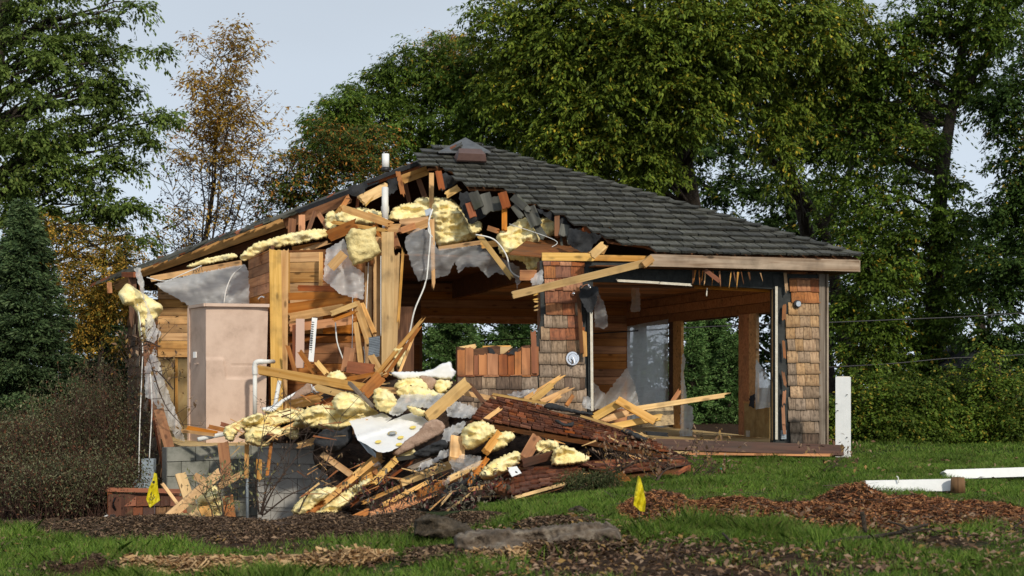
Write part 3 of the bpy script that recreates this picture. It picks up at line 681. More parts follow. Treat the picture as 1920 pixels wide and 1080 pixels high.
# ---- shower pier
WF.quad('wall_core', 1012, 490, 1104, 772, .13, CEDD, house, -.01)
sp = WF.poly('wall_paper', [(1012, 489), (1068, 489), (1112, 498), (1112, 520), (1111, 775), (1008, 775), (1004, 640), (1014, 600), (1013, 540)], .012, TARW, house, .014)
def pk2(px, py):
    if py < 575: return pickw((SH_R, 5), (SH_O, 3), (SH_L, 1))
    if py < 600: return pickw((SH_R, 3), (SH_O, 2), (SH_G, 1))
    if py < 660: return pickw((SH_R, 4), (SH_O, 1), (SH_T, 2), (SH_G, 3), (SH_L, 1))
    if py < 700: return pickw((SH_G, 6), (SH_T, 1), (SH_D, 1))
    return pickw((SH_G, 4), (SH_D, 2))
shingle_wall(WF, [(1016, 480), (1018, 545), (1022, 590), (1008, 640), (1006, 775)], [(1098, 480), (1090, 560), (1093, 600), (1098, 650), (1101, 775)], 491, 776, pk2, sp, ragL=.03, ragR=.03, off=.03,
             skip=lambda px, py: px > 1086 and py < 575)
hb('drywall_edge', 1108.5, 565, 18.88, 1110.5, 770, 18.9, 5, .02, CREAM, jag=(.03, .0)); hb('stud', 1104, 560, 18.95, 1106, 772, 18.95, 5, .06, TARW)
hb('trim_strip', 1084, 540, 18.82, 1091, 660, 18.82, 7, .03, CEDD, jag=(.02, .05)); hb('trim_strip', 1096, 625, 18.82, 1097, 668, 18.82, 8, .02, CEDL, jag=(.05, .02))
for yy in (550, 560, 566, 572, 580):
    hb('splinter', 1011, yy, 18.9, 1003, yy+R.uniform(-2, 3), 18.9, 3, .01, LUMY, jag=(.01, .03))
felt = sheet('felt_flap', [(1088, 535), (1121, 538), (1120, 560), (1108, 590), (1094, 575), (1086, 556)], 18.75, FELT, house, g=5, amp=.03)
# shower valve and head
c = WF.ray(1073, 672, .06)
mb = MB(); mb.tube([c, c+WF.n*.02], [.098, .092], 28); mb.tube([c+WF.n*.02, c+WF.n*.035], [.07, .062], 24)
o = mb.build('valve_plate', CHROME, house); mb = MB(); mb.tube([c+WF.n*.03, c+WF.n*.07], [.03, .027], 16); mb.tube([c+WF.n*.06+Vector((0, 0, .01)), c+WF.n*.085+Vector((.01, 0, -.075))], [.02, .012], 10); mb.build('valve_lever', CHROME, house)
c = WF.ray(1075, 551, .06); mb = MB(); mb.tube([c, c+WF.n*.02, c+WF.n*.05, c+WF.n*.06], [.035, .035, .02, .005], 16); mb.build('hand_shower_knob', CHROME, house, True)
mb = MB(); mb.tube(spline([P(1089, 541, 18.7), P(1097, 535, 18.6), P(1103, 534, 18.45), P(1107, 540, 18.4)], 5), .012, 8); mb.build('shower_arm', CHROME, house, True)
# ---- low broken wall
lw = WF.poly('low_wall_core', [(858, 650), (885, 655), (930, 648), (973, 655), (985, 648), (1010, 645), (1010, 775), (858, 775)], .12, CEDD, house, -.005)
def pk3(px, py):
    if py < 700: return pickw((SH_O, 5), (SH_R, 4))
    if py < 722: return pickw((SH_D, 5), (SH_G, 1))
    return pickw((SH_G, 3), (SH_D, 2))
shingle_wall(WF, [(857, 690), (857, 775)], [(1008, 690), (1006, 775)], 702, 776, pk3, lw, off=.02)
x = 857
while x < 1006:
    wpx = R.uniform(6, 21); ty = {0: 662, 1: 650}.get(0 if 880 < x < 970 else 1); ty += R.uniform(-4, 8)
    if 875 < x < 895: ty += 8
    if 1 and R.random() < .15: ty -= 14
    m_ = pickw((SH_O, 5), (SH_R, 3)); a = WF.ray(x+wpx/2, ty, .02); b_ = WF.ray(x+wpx/2, 703, .03)
    board('tall_shingle', a, b_, (wpx-1)*19/F, .014, m_, lw, n=WF.n, jag=(.015, 0)); x += wpx
WF.quad('stained_band', 858, 688, 1004, 701, .003, SH_D, lw, .046) if 0 else None
hb('top_plate', 862, 657, 18.8, 890, 652, 18.8, 14, .08, LUMY, jag=(.0, .05)); hb('torn_sheathing', 905, 651, 18.75, 958, 650, 18.75, 5, .02, CEDL)
mesh_obj('torn_sheathing', [P(916, 650, 18.7), P(962, 650, 18.7), P(945, 663, 18.7), P(930, 665, 18.7), P(924, 658, 18.7), P(916, 650, 18.73), P(962, 650, 18.73), P(945, 663, 18.73), P(930, 665, 18.73), P(924, 658, 18.73)], [(4, 3, 2, 1, 0), (5, 6, 7, 8, 9), (0, 1, 6, 5), (1, 2, 7, 6), (2, 3, 8, 7)], LUMY, house)
sheet('felt_flap', [(915, 650), (925, 655), (936, 672), (937, 695), (929, 700), (922, 680)], 18.68, FELT, house, g=4, amp=.01, bj=1); sheet('felt_flap', [(948, 664), (966, 652), (971, 654), (971, 666)], 18.7, FELT, house, g=4, amp=.01, bj=1)
hb('shingle_pair', 1000, 624, 18.8, 1003, 700, 18.75, 10, .02, SH_R, jag=(.03, .0))
# ---- back wall with window opening, interior boards
def boards_between(W, px0, px1, z0, z1, h, mat, parent, off=0, th=.02, name='board'):
    s0 = W.hit(px0, 700)[0]; s1 = W.hit(px1, 700)[0]; z = z0
    while z < z1-.01:
        hh = min(h, z1-z); board(name, W.pt(min(s0, s1), z+hh/2, off+R.uniform(0, .004)), W.pt(max(s0, s1), z+hh/2, off+R.uniform(0, .004)), hh-.008, th, mat, parent, n=W.n); z += h
bw = WB.quad('back_wall', 240, 560, 300, 835, .1, CEDD, house)
for (x0, x1, ya, yb) in ((296, 790, 480, 830), (790, 1010, 480, 604), (1010, 1180, 480, 830)):
    WB.quad('back_wall', x0, ya, x1, yb, .1, CEDD, house, -.03)
boards_between(WB, 296, 356, 1.45, 3.0, .155, CEDL, house, .01)
boards_between(WB, 745, 789, .15, 2.9, .155, CEDD, house, .01)
boards_between(WB, 789, 1008, 2.13, 3.1, .155, CED, house, .01)
boards_between(WB, 1008, 1180, .15, 3.0, .155, CED, house, .01)
WB.quad('window_header', 788, 596, 1008, 606, .1, CED, house, .03)
WB.quad('window_jamb', 787, 606, 792, 830, .1, CEDD, house, .03)
hb('plywood_panel', 326, 672, 25.4, 326, 836, 25.4, 60, .02, PLY); hb('stud', 331, 672, 25.3, 331, 836, 25.3, 5, .03, CEDL)
# ---- right wall seen from inside
RWp = house
def rw(name, px0, py0, px1, py1, th, mat, off=0): return WR.poly(name, [(px0, py0), (px1, py0+0), (px1, py1), (px0, py1)], th, mat, house, off)
zt, zh = 2.72, 2.08
def rz(name, px0, px1, z0, z1, th, mat, off=0):
    s0 = WR.hit(px0, 700)[0]; s1 = WR.hit(px1, 700)[0]
    return slab(name, [WR.pt(s0, z1, off), WR.pt(s1, z1, off), WR.pt(s1, z0, off), WR.pt(s0, z0, off)], WR.n*-th, mat, house)
for k in range(4): rz('header_board', 1158, 1512, 2.10+k*.16, 2.25+k*.16, .03, CED, .01)
rz('right_wall', 1158, 1512, 2.08, 2.7, .1, CEDD, -.025)
rz('stud', 1163, 1176, .15, 2.08, .06, CED); rz('stud', 1254, 1265, .15, 2.1, .05, CEDD, .0); rz('stud', 1265, 1280, .15, 2.1, .05, CEDL, .03)
rz('stud', 1388, 1406, .15, 2.1, .05, CED, .03); rz('stud', 1406, 1420, .15, 2.1, .05, CEDL, .02); rz('stud', 1446, 1452, .15, 2.1, .1, CEDL)
rz('plywood_panel', 1402, 1450, .15, .68, .02, PLY, .06); rz('sill', 1402, 1450, .67, .70, .1, CEDL, .08)
mb = MB(); s_, z_ = WR.hit(1410, 814); mb.box(WR.pt(s_, z_, .07), WR.d*.12, WR.n*.02, (0, 0, .11)); mb.build('outlet', CREAM, house)
sheet('window_plastic', [(1176, 612), (1214, 605), (1253, 598), (1253, 700), (1253, 800), (1210, 806), (1176, 800), (1176, 700)], 26.6, PLASTW, house, g=4, amp=.03, ns=2, fold=(5, .05, .15), Yg=(-2.6, 0), bj=.3)
sheet('window_plastic', [(1417, 672), (1430, 690), (1445, 715), (1449, 735), (1449, 762), (1417, 768), (1416, 740)], 20.6, PLASTW, house, g=4, amp=.02, fold=(4, .03, .3), bj=.5)
sheet('window_plastic', [(1406, 742), (1415, 738), (1415, 765), (1404, 762)], 20.7, FELT, house, g=4, amp=.02)
# ---- left exterior wall with brown shakes
lwall = WLf.poly('left_wall', [(241, 575), (256, 575), (265, 620), (272, 700), (290, 800), (310, 900), (318, 1010), (241, 1000)], .1, CEDD, house)
def pk4(px, py): return pickw((SH_L, 6), (SH_G, 1) if py < 860 else (SH_L, 1), (SH_D, 2))
shingle_wall(WLf, [(242, 580), (242, 1000)], [(254, 600), (268, 700), (288, 800), (301, 850), (308, 900), (314, 990)], 590, 1000, pk4, lwall, rh=.185, wr=(.3, .75), off=.02)
hb('trim_strip', 272, 700, 20.8, 310, 905, 20.0, 4, .03, CEDR, jag=(.05, .02))
# ---- left partition, studs and broken interior boards
WP = Wall(P(470, 700, 21.4), P(705, 700, 20.9)); WS = Wall(P(468, 700, 22.6), P(506, 700, 21.0))
WS.quad('partition_end', 468, 478, 508, 840, .05, CEDD, house, -.05)
boards_between(WS, 468, 507, .2, 3.02, .155, CED, house, .01)
WP.quad('partition_core', 506, 470, 700, 835, .05, CEDD, house, -.05)
boards_between(WP, 541, 606, 1.75, 3.0, .157, CEDL, house, .01)
boards_between(WP, 606, 686, 1.75, 2.9, .157, CED, house, .0)
boards_between(WP, 541, 690, .2, 1.72, .157, CED, house, .0)
hb('stud', 516, 470, 20.6, 520, 800, 20.5, 22, .09, LUMY, jag=(.02, .04)); hb('stud', 534, 470, 20.75, 531, 800, 20.7, 14, .09, LUM, jag=(.03, .05))
hb('trim_strip', 602, 473, 20.9, 601, 536, 20.9, 7, .03, LUM); hb('trim_strip', 542, 474, 20.9, 542, 600, 20.9, 3, .03, LUM)
for a in [(560, 540, 636, 542, 11, CEDR), (542, 556, 660, 552, 14, CED), (541, 578, 664, 560, 18, CED), (545, 595, 640, 578, 16, CEDL), (545, 615, 660, 600, 16, CED)]:
    hb('split_board', a[0], a[1], 20.75, a[2], a[3], 20.65, a[4], .025, a[5], jag=(.03, .1))
hb('stud', 727, 436, 20.3, 727, 700, 20.2, 23, .13, LUMY, jag=(0, .06)); hb('stud', 707, 445, 20.5, 707, 700, 20.4, 14, .1, LUM); hb('stud', 691, 500, 20.7, 690, 690, 20.6, 13, .1, CEDL)
hb('stud', 744, 480, 20.35, 739, 668, 20.3, 11, .05, LUMY, jag=(.08, .1)); hb('stud', 755, 480, 20.3, 747, 600, 20.3, 5, .03, LUM, jag=(.1, .1))
hb('wall_edge', 760, 575, 21.5, 760, 700, 21.5, 32, .04, CEDD)
hb('stud', 563, 598, 20.6, 562, 690, 20.5, 16, .03, plain('pinkish_primer', (.55, .38, .30), .8)); hb('stud', 551, 610, 20.6, 552, 700, 20.5, 6, .04, CEDR)
# metal strap strip with slots
ms = hb('slotted_strip', 590, 596, 20.3, 583, 678, 20.2, 10, .01, PAINT)
for k in range(17):
    y = 604+k*4.3; hb('slot', 587.6-(y-596)*.085-2.2, y, 20.22, 587.6-(y-596)*.085+2.4, y+.4, 20.22, 1.6, .01, BLACK)
# felt, hanging shakes under the torn roof edge
for poly, Y in ((pts([(400, 360), (530, 328), (540, 350), (500, 440), (440, 425), (410, 400)], 540, 250, 3.6), 22.0), (pts([(670, 310), (745, 285), (740, 380), (680, 430)], 540, 250, 3.6), 22.1),
                (pts([(985, 245), (1130, 300), (1150, 330), (1040, 400), (1010, 330)], 540, 250, 3.6), 21.6), (pts([(1160, 395), (1340, 410), (1400, 500), (1340, 550), (1240, 612), (1190, 560), (1160, 480)], 540, 250, 3.6), 20.9),
                (pts([(370, 500), (550, 560), (640, 650), (560, 700), (520, 620), (440, 560)], 900, 250, 3.6), 20.1), (pts([(600, 640), (820, 690), (760, 760), (720, 810), (640, 780), (590, 740)], 900, 250, 3.6), 19.3)):
    sheet('roofing_felt', poly, Y, FELT, house, g=5, amp=.07, ns=5, bj=2.5)
for a in [(1320, 410, 1360, 530, 90), (1220, 470, 1250, 565, 50), (1250, 400, 1290, 500, 70), (1400, 430, 1420, 520, 70)]:
    x0, y0 = pts([a[:2]], 540, 250, 3.6)[0]; x1, y1 = pts([a[2:4]], 540, 250, 3.6)[0]
    hb('loose_shingle', x0, y0, 20.7, x1, y1, 20.6, a[4]/3.6, .02, ROOFM if a[4] > 60 else CEDR, jag=(.01, .02))
for a in [(330, 500, 380, 620, 85, 0), (380, 620, 430, 700, 50, 0), (220, 430, 300, 500, 50, 0), (225, 490, 280, 565, 40, 0), (640, 650, 680, 770, 85, 0), (720, 660, 760, 740, 110, 0), (600, 680, 610, 740, 40, 0), (150, 400, 180, 500, 60, 1), (165, 500, 165, 650, 36, 2), (520, 560, 520, 690, 35, 3), (700, 640, 730, 700, 60, 1), (545, 690, 555, 780, 16, 0), (575, 620, 560, 690, 60, 0), (250, 430, 330, 520, 40, 0), (60, 640, 120, 660, 35, 2)]:
    x0, y0 = pts([a[:2]], 900, 250, 3.6)[0]; x1, y1 = pts([a[2:4]], 900, 250, 3.6)[0]; Y = 20.6-(x0-900)/260
    hb('loose_shingle' if a[5] < 2 else 'web_member', x0, y0, Y, x1, y1, Y-.15, a[4]/3.6, .02 if a[5] < 2 else .05, [ROOFM, CEDR, CED, CEDD][a[5]], jag=(.01, .03))
# dark attic floor behind torn area
slab('attic_sheathing', [RP(APU-.4, 2.0, -.5), RP(4.9, .7, -.3), RP(3.9, .5, -.3), RP(3.0, 1.5, -.3)], (0, 0, -.02), CEDD, house)
slab('attic_partition', [H(4.1, 1.2, 2.6), H(4.1, 8.5, 2.6), H(4.1, 8.5, 2.98), H(4.1, 1.2, 2.98)], U*.04, CEDD, house)
# vapour barrier sheets hanging inside
for nm, poly, Y, m_, fold, Yg in (
    ('vapour_barrier', pts([(395, 190), (620, 130), (1000, 55), (1030, 100), (1035, 325), (750, 320), (640, 345), (520, 270), (430, 220)], 180, 480, 3.6), 22.2, PLAST, (1.6, .07, 1.3), (0, .3)),
    ('vapour_barrier', [(612, 467), (645, 448), (652, 470), (664, 500), (681, 511), (684, 545), (680, 562), (660, 557), (641, 553), (625, 540), (606, 525), (609, 490)], 20.25, PLAST, (3, .04, 0), (0, 0)),
    ('vapour_barrier', pts([(795, 700), (870, 640), (960, 655), (1010, 780), (1300, 755), (1420, 830), (1560, 900), (1580, 980), (1545, 1050), (1530, 975), (1400, 940), (1350, 975), (1290, 905), (1200, 900), (1150, 945), (1130, 860), (1080, 960), (880, 1000), (830, 880), (790, 760)], 540, 250, 3.6), 20.75, PLASTD, (2.2, .06, .9), (0, 0)),
    ('vapour_barrier', pts([(540, 300), (590, 380), (625, 500), (630, 590), (600, 615), (520, 600), (515, 400)], 1000, 480, 4.5), 19.6, PLASTD, (4, .03, .2), (0, 0)),
    ('vapour_barrier', pts([(830, 250), (890, 260), (905, 330), (900, 470), (820, 468), (830, 350)], 1000, 480, 4.5), 21.5, PLASTD, (4, .03, .2), (0, 0)),
    ('vapour_barrier', [(1112, 715), (1135, 740), (1155, 715), (1175, 690), (1190, 720), (1200, 765), (1115, 768)], 21.8, PLAST, (4, .08, .5), (0, 0)),
    ('vapour_barrier', [(1280, 660), (1286, 675), (1282, 700), (1290, 760), (1300, 765), (1298, 818), (1274, 818), (1277, 760), (1276, 700)], 22.3, PLASTW, (5, .04, .1), (0, 0)),
    ('vapour_barrier', pts([(258, 82), (300, 78), (325, 180), (330, 300), (400, 450), (445, 530), (390, 590), (340, 570), (330, 440), (350, 380), (300, 230), (275, 150)], 180, 480, 3.6), 20.6, PLAST, (7, .03, .1), (0, 0)),
    ('vapour_barrier', [(271, 690), (290, 650), (303, 690), (312, 725), (325, 760), (340, 800), (346, 828), (330, 822), (308, 785), (287, 752), (272, 745)], 20.3, PLAST, (6, .04, .2), (0, 0)),
    ('vapour_barrier', pts([(1480, 100), (1500, 90), (1510, 160), (1490, 200), (1430, 200), (1420, 160)], 600, 480, 3.6), 18.7, PLAST, (8, .03, .2), (0, 0))):
    sheet(nm, poly, Y, m_, house, g=3.5, fold=fold, Yg=Yg, amp=.07, ns=3, bj=1.5)
# insulation still in the house
for poly, Y, th in (
    (pts([(975, 830), (1060, 750), (1180, 710), (1400, 655), (1550, 650), (1560, 700), (1350, 750), (1150, 790), (1010, 860)], 180, 250, 3.6), 21.5, .25),
    (pts([(620, 890), (760, 840), (920, 810), (950, 845), (800, 875), (640, 905)], 180, 250, 3.6), 23.0, .2),
    (pts([(250, 560), (300, 520), (330, 560), (330, 640), (260, 640)], 540, 250, 3.6), 22.6, .2),
    (pts([(330, 540), (480, 500), (650, 540), (650, 610), (500, 620), (350, 600)], 540, 250, 3.6), 22.2, .25),
    (pts([(680, 580), (720, 500), (840, 470), (945, 500), (945, 575), (800, 595)], 540, 250, 3.6), 21.8, .35),
    (pts([(975, 480), (1060, 450), (1160, 490), (1230, 620), (1270, 700), (1150, 745), (1010, 765), (980, 620)], 540, 250, 3.6), 21.5, .45),
    (pts([(1220, 610), (1300, 600), (1300, 660), (1240, 680)], 540, 250, 3.6), 21.0, .25),
    (pts([(115, 680), (190, 630), (290, 570), (345, 600), (400, 660), (410, 780), (430, 830), (400, 900), (330, 930), (290, 870), (150, 830), (120, 740)], 900, 250, 3.6), 20.5, .35),
    (pts([(870, 440), (940, 430), (1120, 450), (1150, 560), (980, 600), (850, 500)], 540, 250, 3.6), 22.3, .35),
    (pts([(1640, 590), (1800, 570), (1800, 690), (1700, 700)], 540, 250, 3.6), 20.5, .2)):
    o = pillow('insulation_batt', poly, Y, th, INS, house, g=2.5, amp=.9, ns=5, bj=1.8, edge=.35)
o = pillow('insulation_batt', pts([(385, 700), (430, 640), (520, 650), (600, 630), (590, 700), (630, 800), (560, 860), (440, 895), (410, 830)], 540, 250, 3.6), 20.1, .3, INSF, house, g=3.4, amp=.5, ns=5, edge=.3, rnd=0)
o = pillow('insulation_batt', pts([(150, 260), (175, 220), (210, 185), (260, 215), (300, 240), (350, 270), (450, 340), (430, 400), (395, 450), (350, 560), (310, 590), (285, 500), (280, 400), (240, 340), (190, 330)], 180, 480, 3.6), 21.0, .3, INS, house, g=3.2, amp=.9, ns=6)
# vent stack
mb = MB(); mb.tube([P(723, 316, 22.0), P(723, 288.5, 22.0)], .057, 18); mb.build('vent_stack', PAINT, house, True)
mb = MB(); mb.tube([P(723, 322, 22.0), P(723, 314, 22.0)], .066, 16); mb.build('stack_collar', BLACK, house, True)
mb = MB(); mb.tube([P(722, 352, 21.6), P(722, 411, 21.5)], .052, 16); mb.tube([P(722, 388, 21.6), P(722, 398, 21.55)], .062, 16); mb.tube([P(722, 409, 21.5), P(722, 440, 21.4)], .045, 16); mb.build('vent_pipe', PVC, house, True)
# cables
def cable(ps, r=.006, m=PVC, name='cable', parent=None): return tube_obj(name, spline([P(*q) for q in ps], 6), r, m, house if parent is None else parent, 6)
cable([(811, 392, 20.6), (804, 417, 20.5), (807, 440, 20.5), (804, 480, 20.5), (798, 530, 20.4), (778, 580, 20.3), (769, 620, 20.3), (762, 645, 20.3)], .013)
cable([(808, 395, 20.6), (803, 430, 20.5), (811, 445, 20.5)], .009)
cable([(892, 440, 20.1), (920, 446, 20.1), (936, 458, 20.1), (950, 480, 20.0), (958, 508, 20.0), (975, 520, 20.0), (1000, 525, 19.9)], .011)
cable([(275, 520, 22.3), (310, 527, 22.3), (340, 515, 22.2), (365, 504, 22.2), (378, 498, 22.2)], .008)
cable([(456, 499, 21.8), (437, 515, 21.8), (425, 540, 21.8), (420, 568, 21.8)], .010)
cable([(256, 560, 20.9), (267, 640, 20.6), (266, 700, 20.4), (262, 800, 20.2), (260, 905, 20.0)], .008)
cable([(282, 700, 20.2), (285, 760, 20.0), (281, 840, 19.9), (280, 862, 19.9)], .008)
cable([(629, 605, 20.2), (632, 640, 20.1), (642, 670, 20.1), (651, 693, 20.1)], .010); cable([(691, 492, 20.4), (688, 560, 20.3), (686, 605, 20.3)], .007); cable([(714, 480, 20.1), (714, 560, 20.1), (714, 630, 20.1)], .006)
cable([(661, 555, 20.4), (661, 620, 20.4), (660, 655, 20.4)], .007); cable([(955, 420, 19.9), (1040, 450, 19.4), (1035, 463, 19.2)], .005)
cable([(681, 650, 20.0), (684, 665, 20.0), (683, 690, 20.0)], .007)
mb = MB(); mb.tube(spline([P(484, 561, 21.0), P(490, 556, 20.95), P(496, 558, 20.9)], 4), .012, 8); mb.build('pipe_stub', CHROME, house, True)
mb = MB(); c = P(803, 398, 20.7); mb.box(c, (.09, 0, .03), (0, .05, 0), (-.02, 0, .09)); mb.build('junction_box', METAL, house)
# ------------------------------------------------------------------ loose objects
def gpt(px, Y): x = (px-960)/F*Y; return Vector((x, Y, ghs(x, Y)))
# shower surround, seen from its rough back
su = thing('shower_surround', 'tall tan fibreglass shower surround standing on the exposed floor at the left', 'shower', P(430, 835, 20.4))
Zt = P(0, 573, 20.0).z; Zb = P(0, 838, 20.2).z
def sur(px0, Y0, px1, Y1, bulge=None, name='side_panel', nx=2, nz=2, tb=0):
    v = []; f = []; a = P(px0, 700, Y0); b_ = P(px1, 700, Y1); n = Vector((b_.y-a.y, -(b_.x-a.x), 0)).normalized()
    if n.dot(CAM-a) < 0: n = -n
    for iz in range(nz+1):
        for ix in range(nx+1):
            s = ix/nx; t = iz/nz; p = a.lerp(b_, s); z = Zt+(Zb-Zt)*t
            p = p+Vector((0, 0, z-p.z)); p.x += tb*s*t
            if bulge: p = p+n*bulge(s, t)
            v.append(p)
    for iz in range(nz):
        for ix in range(nx):
            k = iz*(nx+1)+ix; f.append((k, k+nx+1, k+nx+2, k+1))
    return v, f
def bl(s, t):
    led = .365 if s < .28 else (.365+(s-.28)/.05*.14 if s < .33 else .505)
    h = .028*max(0, min(1, (t-led)/.012))
    if t > .365 and s > .3 and t < .415: h *= 1
    if .40 < s < .93 and .41 < t < .425: h -= .014
    h += .02*math.sin(math.pi*min(1, s*1.0))*.6
    if s > .85: h -= .02*(s-.85)/.15
    return h
v, f = sur(386, 20.2, 503, 20.45, bl, nx=60, nz=110, tb=-.05); o = mesh_obj('front_panel', v, f, TAN, su, True)
v, f = sur(356, 20.9, 386, 20.2, None, nx=10, nz=20); v2, f2 = sur(345, 20.95, 356, 20.9, None, nx=2, nz=2)
mesh_obj('side_panel', v, f, TAN, su, True)
a, b_, c, d = P(503, 700, 20.45), P(500, 700, 21.5), P(358, 700, 21.6), P(356, 700, 20.9)
def lo(p, z): return Vector((p.x, p.y, z))
mesh_obj('back_panel', [lo(a, Zt), lo(a, Zb), lo(b_, Zb), lo(b_, Zt), lo(c, Zb), lo(c, Zt), lo(d, Zb), lo(d, Zt)], [(0, 1, 2, 3), (3, 2, 4, 5), (5, 4, 6, 7)], TAN, su)
mb = MB(); pp = [P(355, 700, 20.95), P(385, 700, 20.15), P(505, 700, 20.4)]
for p_, q_ in zip(pp, pp[1:]):
    p_ = lo(p_, Zt+.02); q_ = lo(q_, Zt+.02); d_ = (q_-p_); mb.box((p_+q_)/2, d_, Vector((d_.y, -d_.x, 0)).normalized()*.05, (0, 0, .045))
mb.build('top_flange', TAN, su); slab('top_panel', [lo(x_, Zt) for x_ in (P(386, 0, 20.2), a, b_, c, d)], (0, 0, -.01), TAN, su)
mb = MB(); q0 = P(355, 700, 20.9); mb.box(lo(q0, (Zt+Zb)/2), (.03, .03, 0), (.03, -.03, 0), (0, 0, Zt-Zb)); mb.build('edge_flange', TAN, su)
m_ = (P(366, 700, 20.62)); nn = Vector((-.7, -.7, 0)).normalized()
mb = MB(); mb.box(lo(m_, P(0, 665, 20.5).z)+nn*.0, (.05, -.045, 0), nn*.03, (0, 0, .09)); mb.build('moulded_boss', PAINT, su)
mb = MB(); mb.box(lo(P(370, 700, 20.55), P(0, 682, 20.5).z), (.09, -.08, 0), nn*.03, (0, 0, .012)); mb.build('ledge_mark', TAN, su)
# PVC drain
pv = thing('drain_pipe', 'white plastic drain pipe with an elbow in front of the shower surround', 'pipe', P(478, 775, 19.95))
tube_obj('pipe', [P(478, 700, 19.9), P(478, 778, 19.9)], .032, PVC, pv); tube_obj('elbow', spline([P(478, 703, 19.9), P(478, 684, 19.9), P(483, 678.5, 19.9), P(494, 678, 19.92)], 5), .038, PVC, pv); tube_obj('pipe', [P(492, 678, 19.9), P(513, 678, 20.2)], .032, PVC, pv)
def rpipe(x0, y0, Y0, x1, y1, Y1, r, m, name, label, cat='pipe'): return tag(tube_obj(name, [P(x0, y0, Y0), P(x1, y1, Y1)], r, m), label, cat)
rpipe(371, 824, 18.6, 424, 813, 18.8, .03, PVC, 'pipe_offcut', 'white pipe offcut poking left over the block wall top')
rpipe(463, 836, 18.4, 464, 975, 18.3, .02, BOXM, 'conduit', 'thin grey conduit standing upright against the block foundation')
rpipe(514, 770, 19.6, 524, 715, 19.8, .03, PVC, 'pipe_offcut', 'dirty white pipe leaning below the tall left stud')
rpipe(512, 762, 18.9, 583, 722, 19.2, .022, PAINT, 'edge_trim', 'long white edge trim slanting up the left of the pile', 'trim')
rpipe(165, 984, 16.8, 202, 966, 17, .01, PVC, 'thin_rod', 'thin white rod lying left of the shingled hatch', 'rod')
rpipe(583, 722, 19.2, 584, 735, 19.1, .02, PAINT, 'edge_trim', 'stub of white trim hanging below the slanted trim', 'trim')

# electrical cabinet
eb = thing('electrical_box', 'blue grey metal meter box on the brown shake wall', 'electrical box', P(275, 915, 19.2))
mb = MB(); mb.box(P(279, 888, 19.6), (.17, 0, 0), (0, .14, 0), (0, 0, .42)); mb.build('tall_cabinet', BOXM, eb); mb = MB(); mb.box(P(260, 911, 19.5), (.13, 0, 0), (0, .14, 0), (0, 0, .16)); mb.build('low_cabinet', BOXM, eb)
# shingled hatch door leaning on the ground
ga = thing('hatch_door', 'reddish wooden hatch door with shingled panel and black latch behind the soil mound', 'door', P(265, 1000, 18.0))
def gb(n, x0, y0, x1, y1, w_, m, Y=18.0, th=.05): return board(n, P(x0, y0, Y), P(x1, y1, Y), w_*Y/F, th, m, ga)
gb('frame', 206, 916, 206, 1000, 9, CEDR); gb('frame', 201, 918, 345, 921, 8, CEDR, 17.98); gb('panel_backing', 270, 925, 270, 1000, 130, WET, 18.06, .02); gb('inner_frame', 222, 925, 222, 1000, 20, WET, 18.03, .04)
for r in range(4):
    x = 233
    while x < 340:
        w_ = R.uniform(14, 26); shingle(P(x+w_/2, 930+r*17, 18.03), P(x+w_/2, 949+r*17, 18.0), (w_-1)*18/F, .015, (0, -1, 0), pickw((CEDR, 3), (WET, 2), (SH_L, 1)), ga); x += w_
mb = MB(); mb.box(P(212, 968, 17.95), (.07, 0, 0), (0, .03, 0), (0, 0, .05)); mb.box(P(218, 976, 17.95), (.03, 0, 0), (0, .03, 0), (0, 0, .07)); mb.build('latch', CHROME, ga)
mb = MB(); mb.tube(spline([P(216, 934, 17.95), P(212, 944, 17.9), P(217, 956, 17.95)], 4), .012, 6); mb.build('handle', IRON, ga)

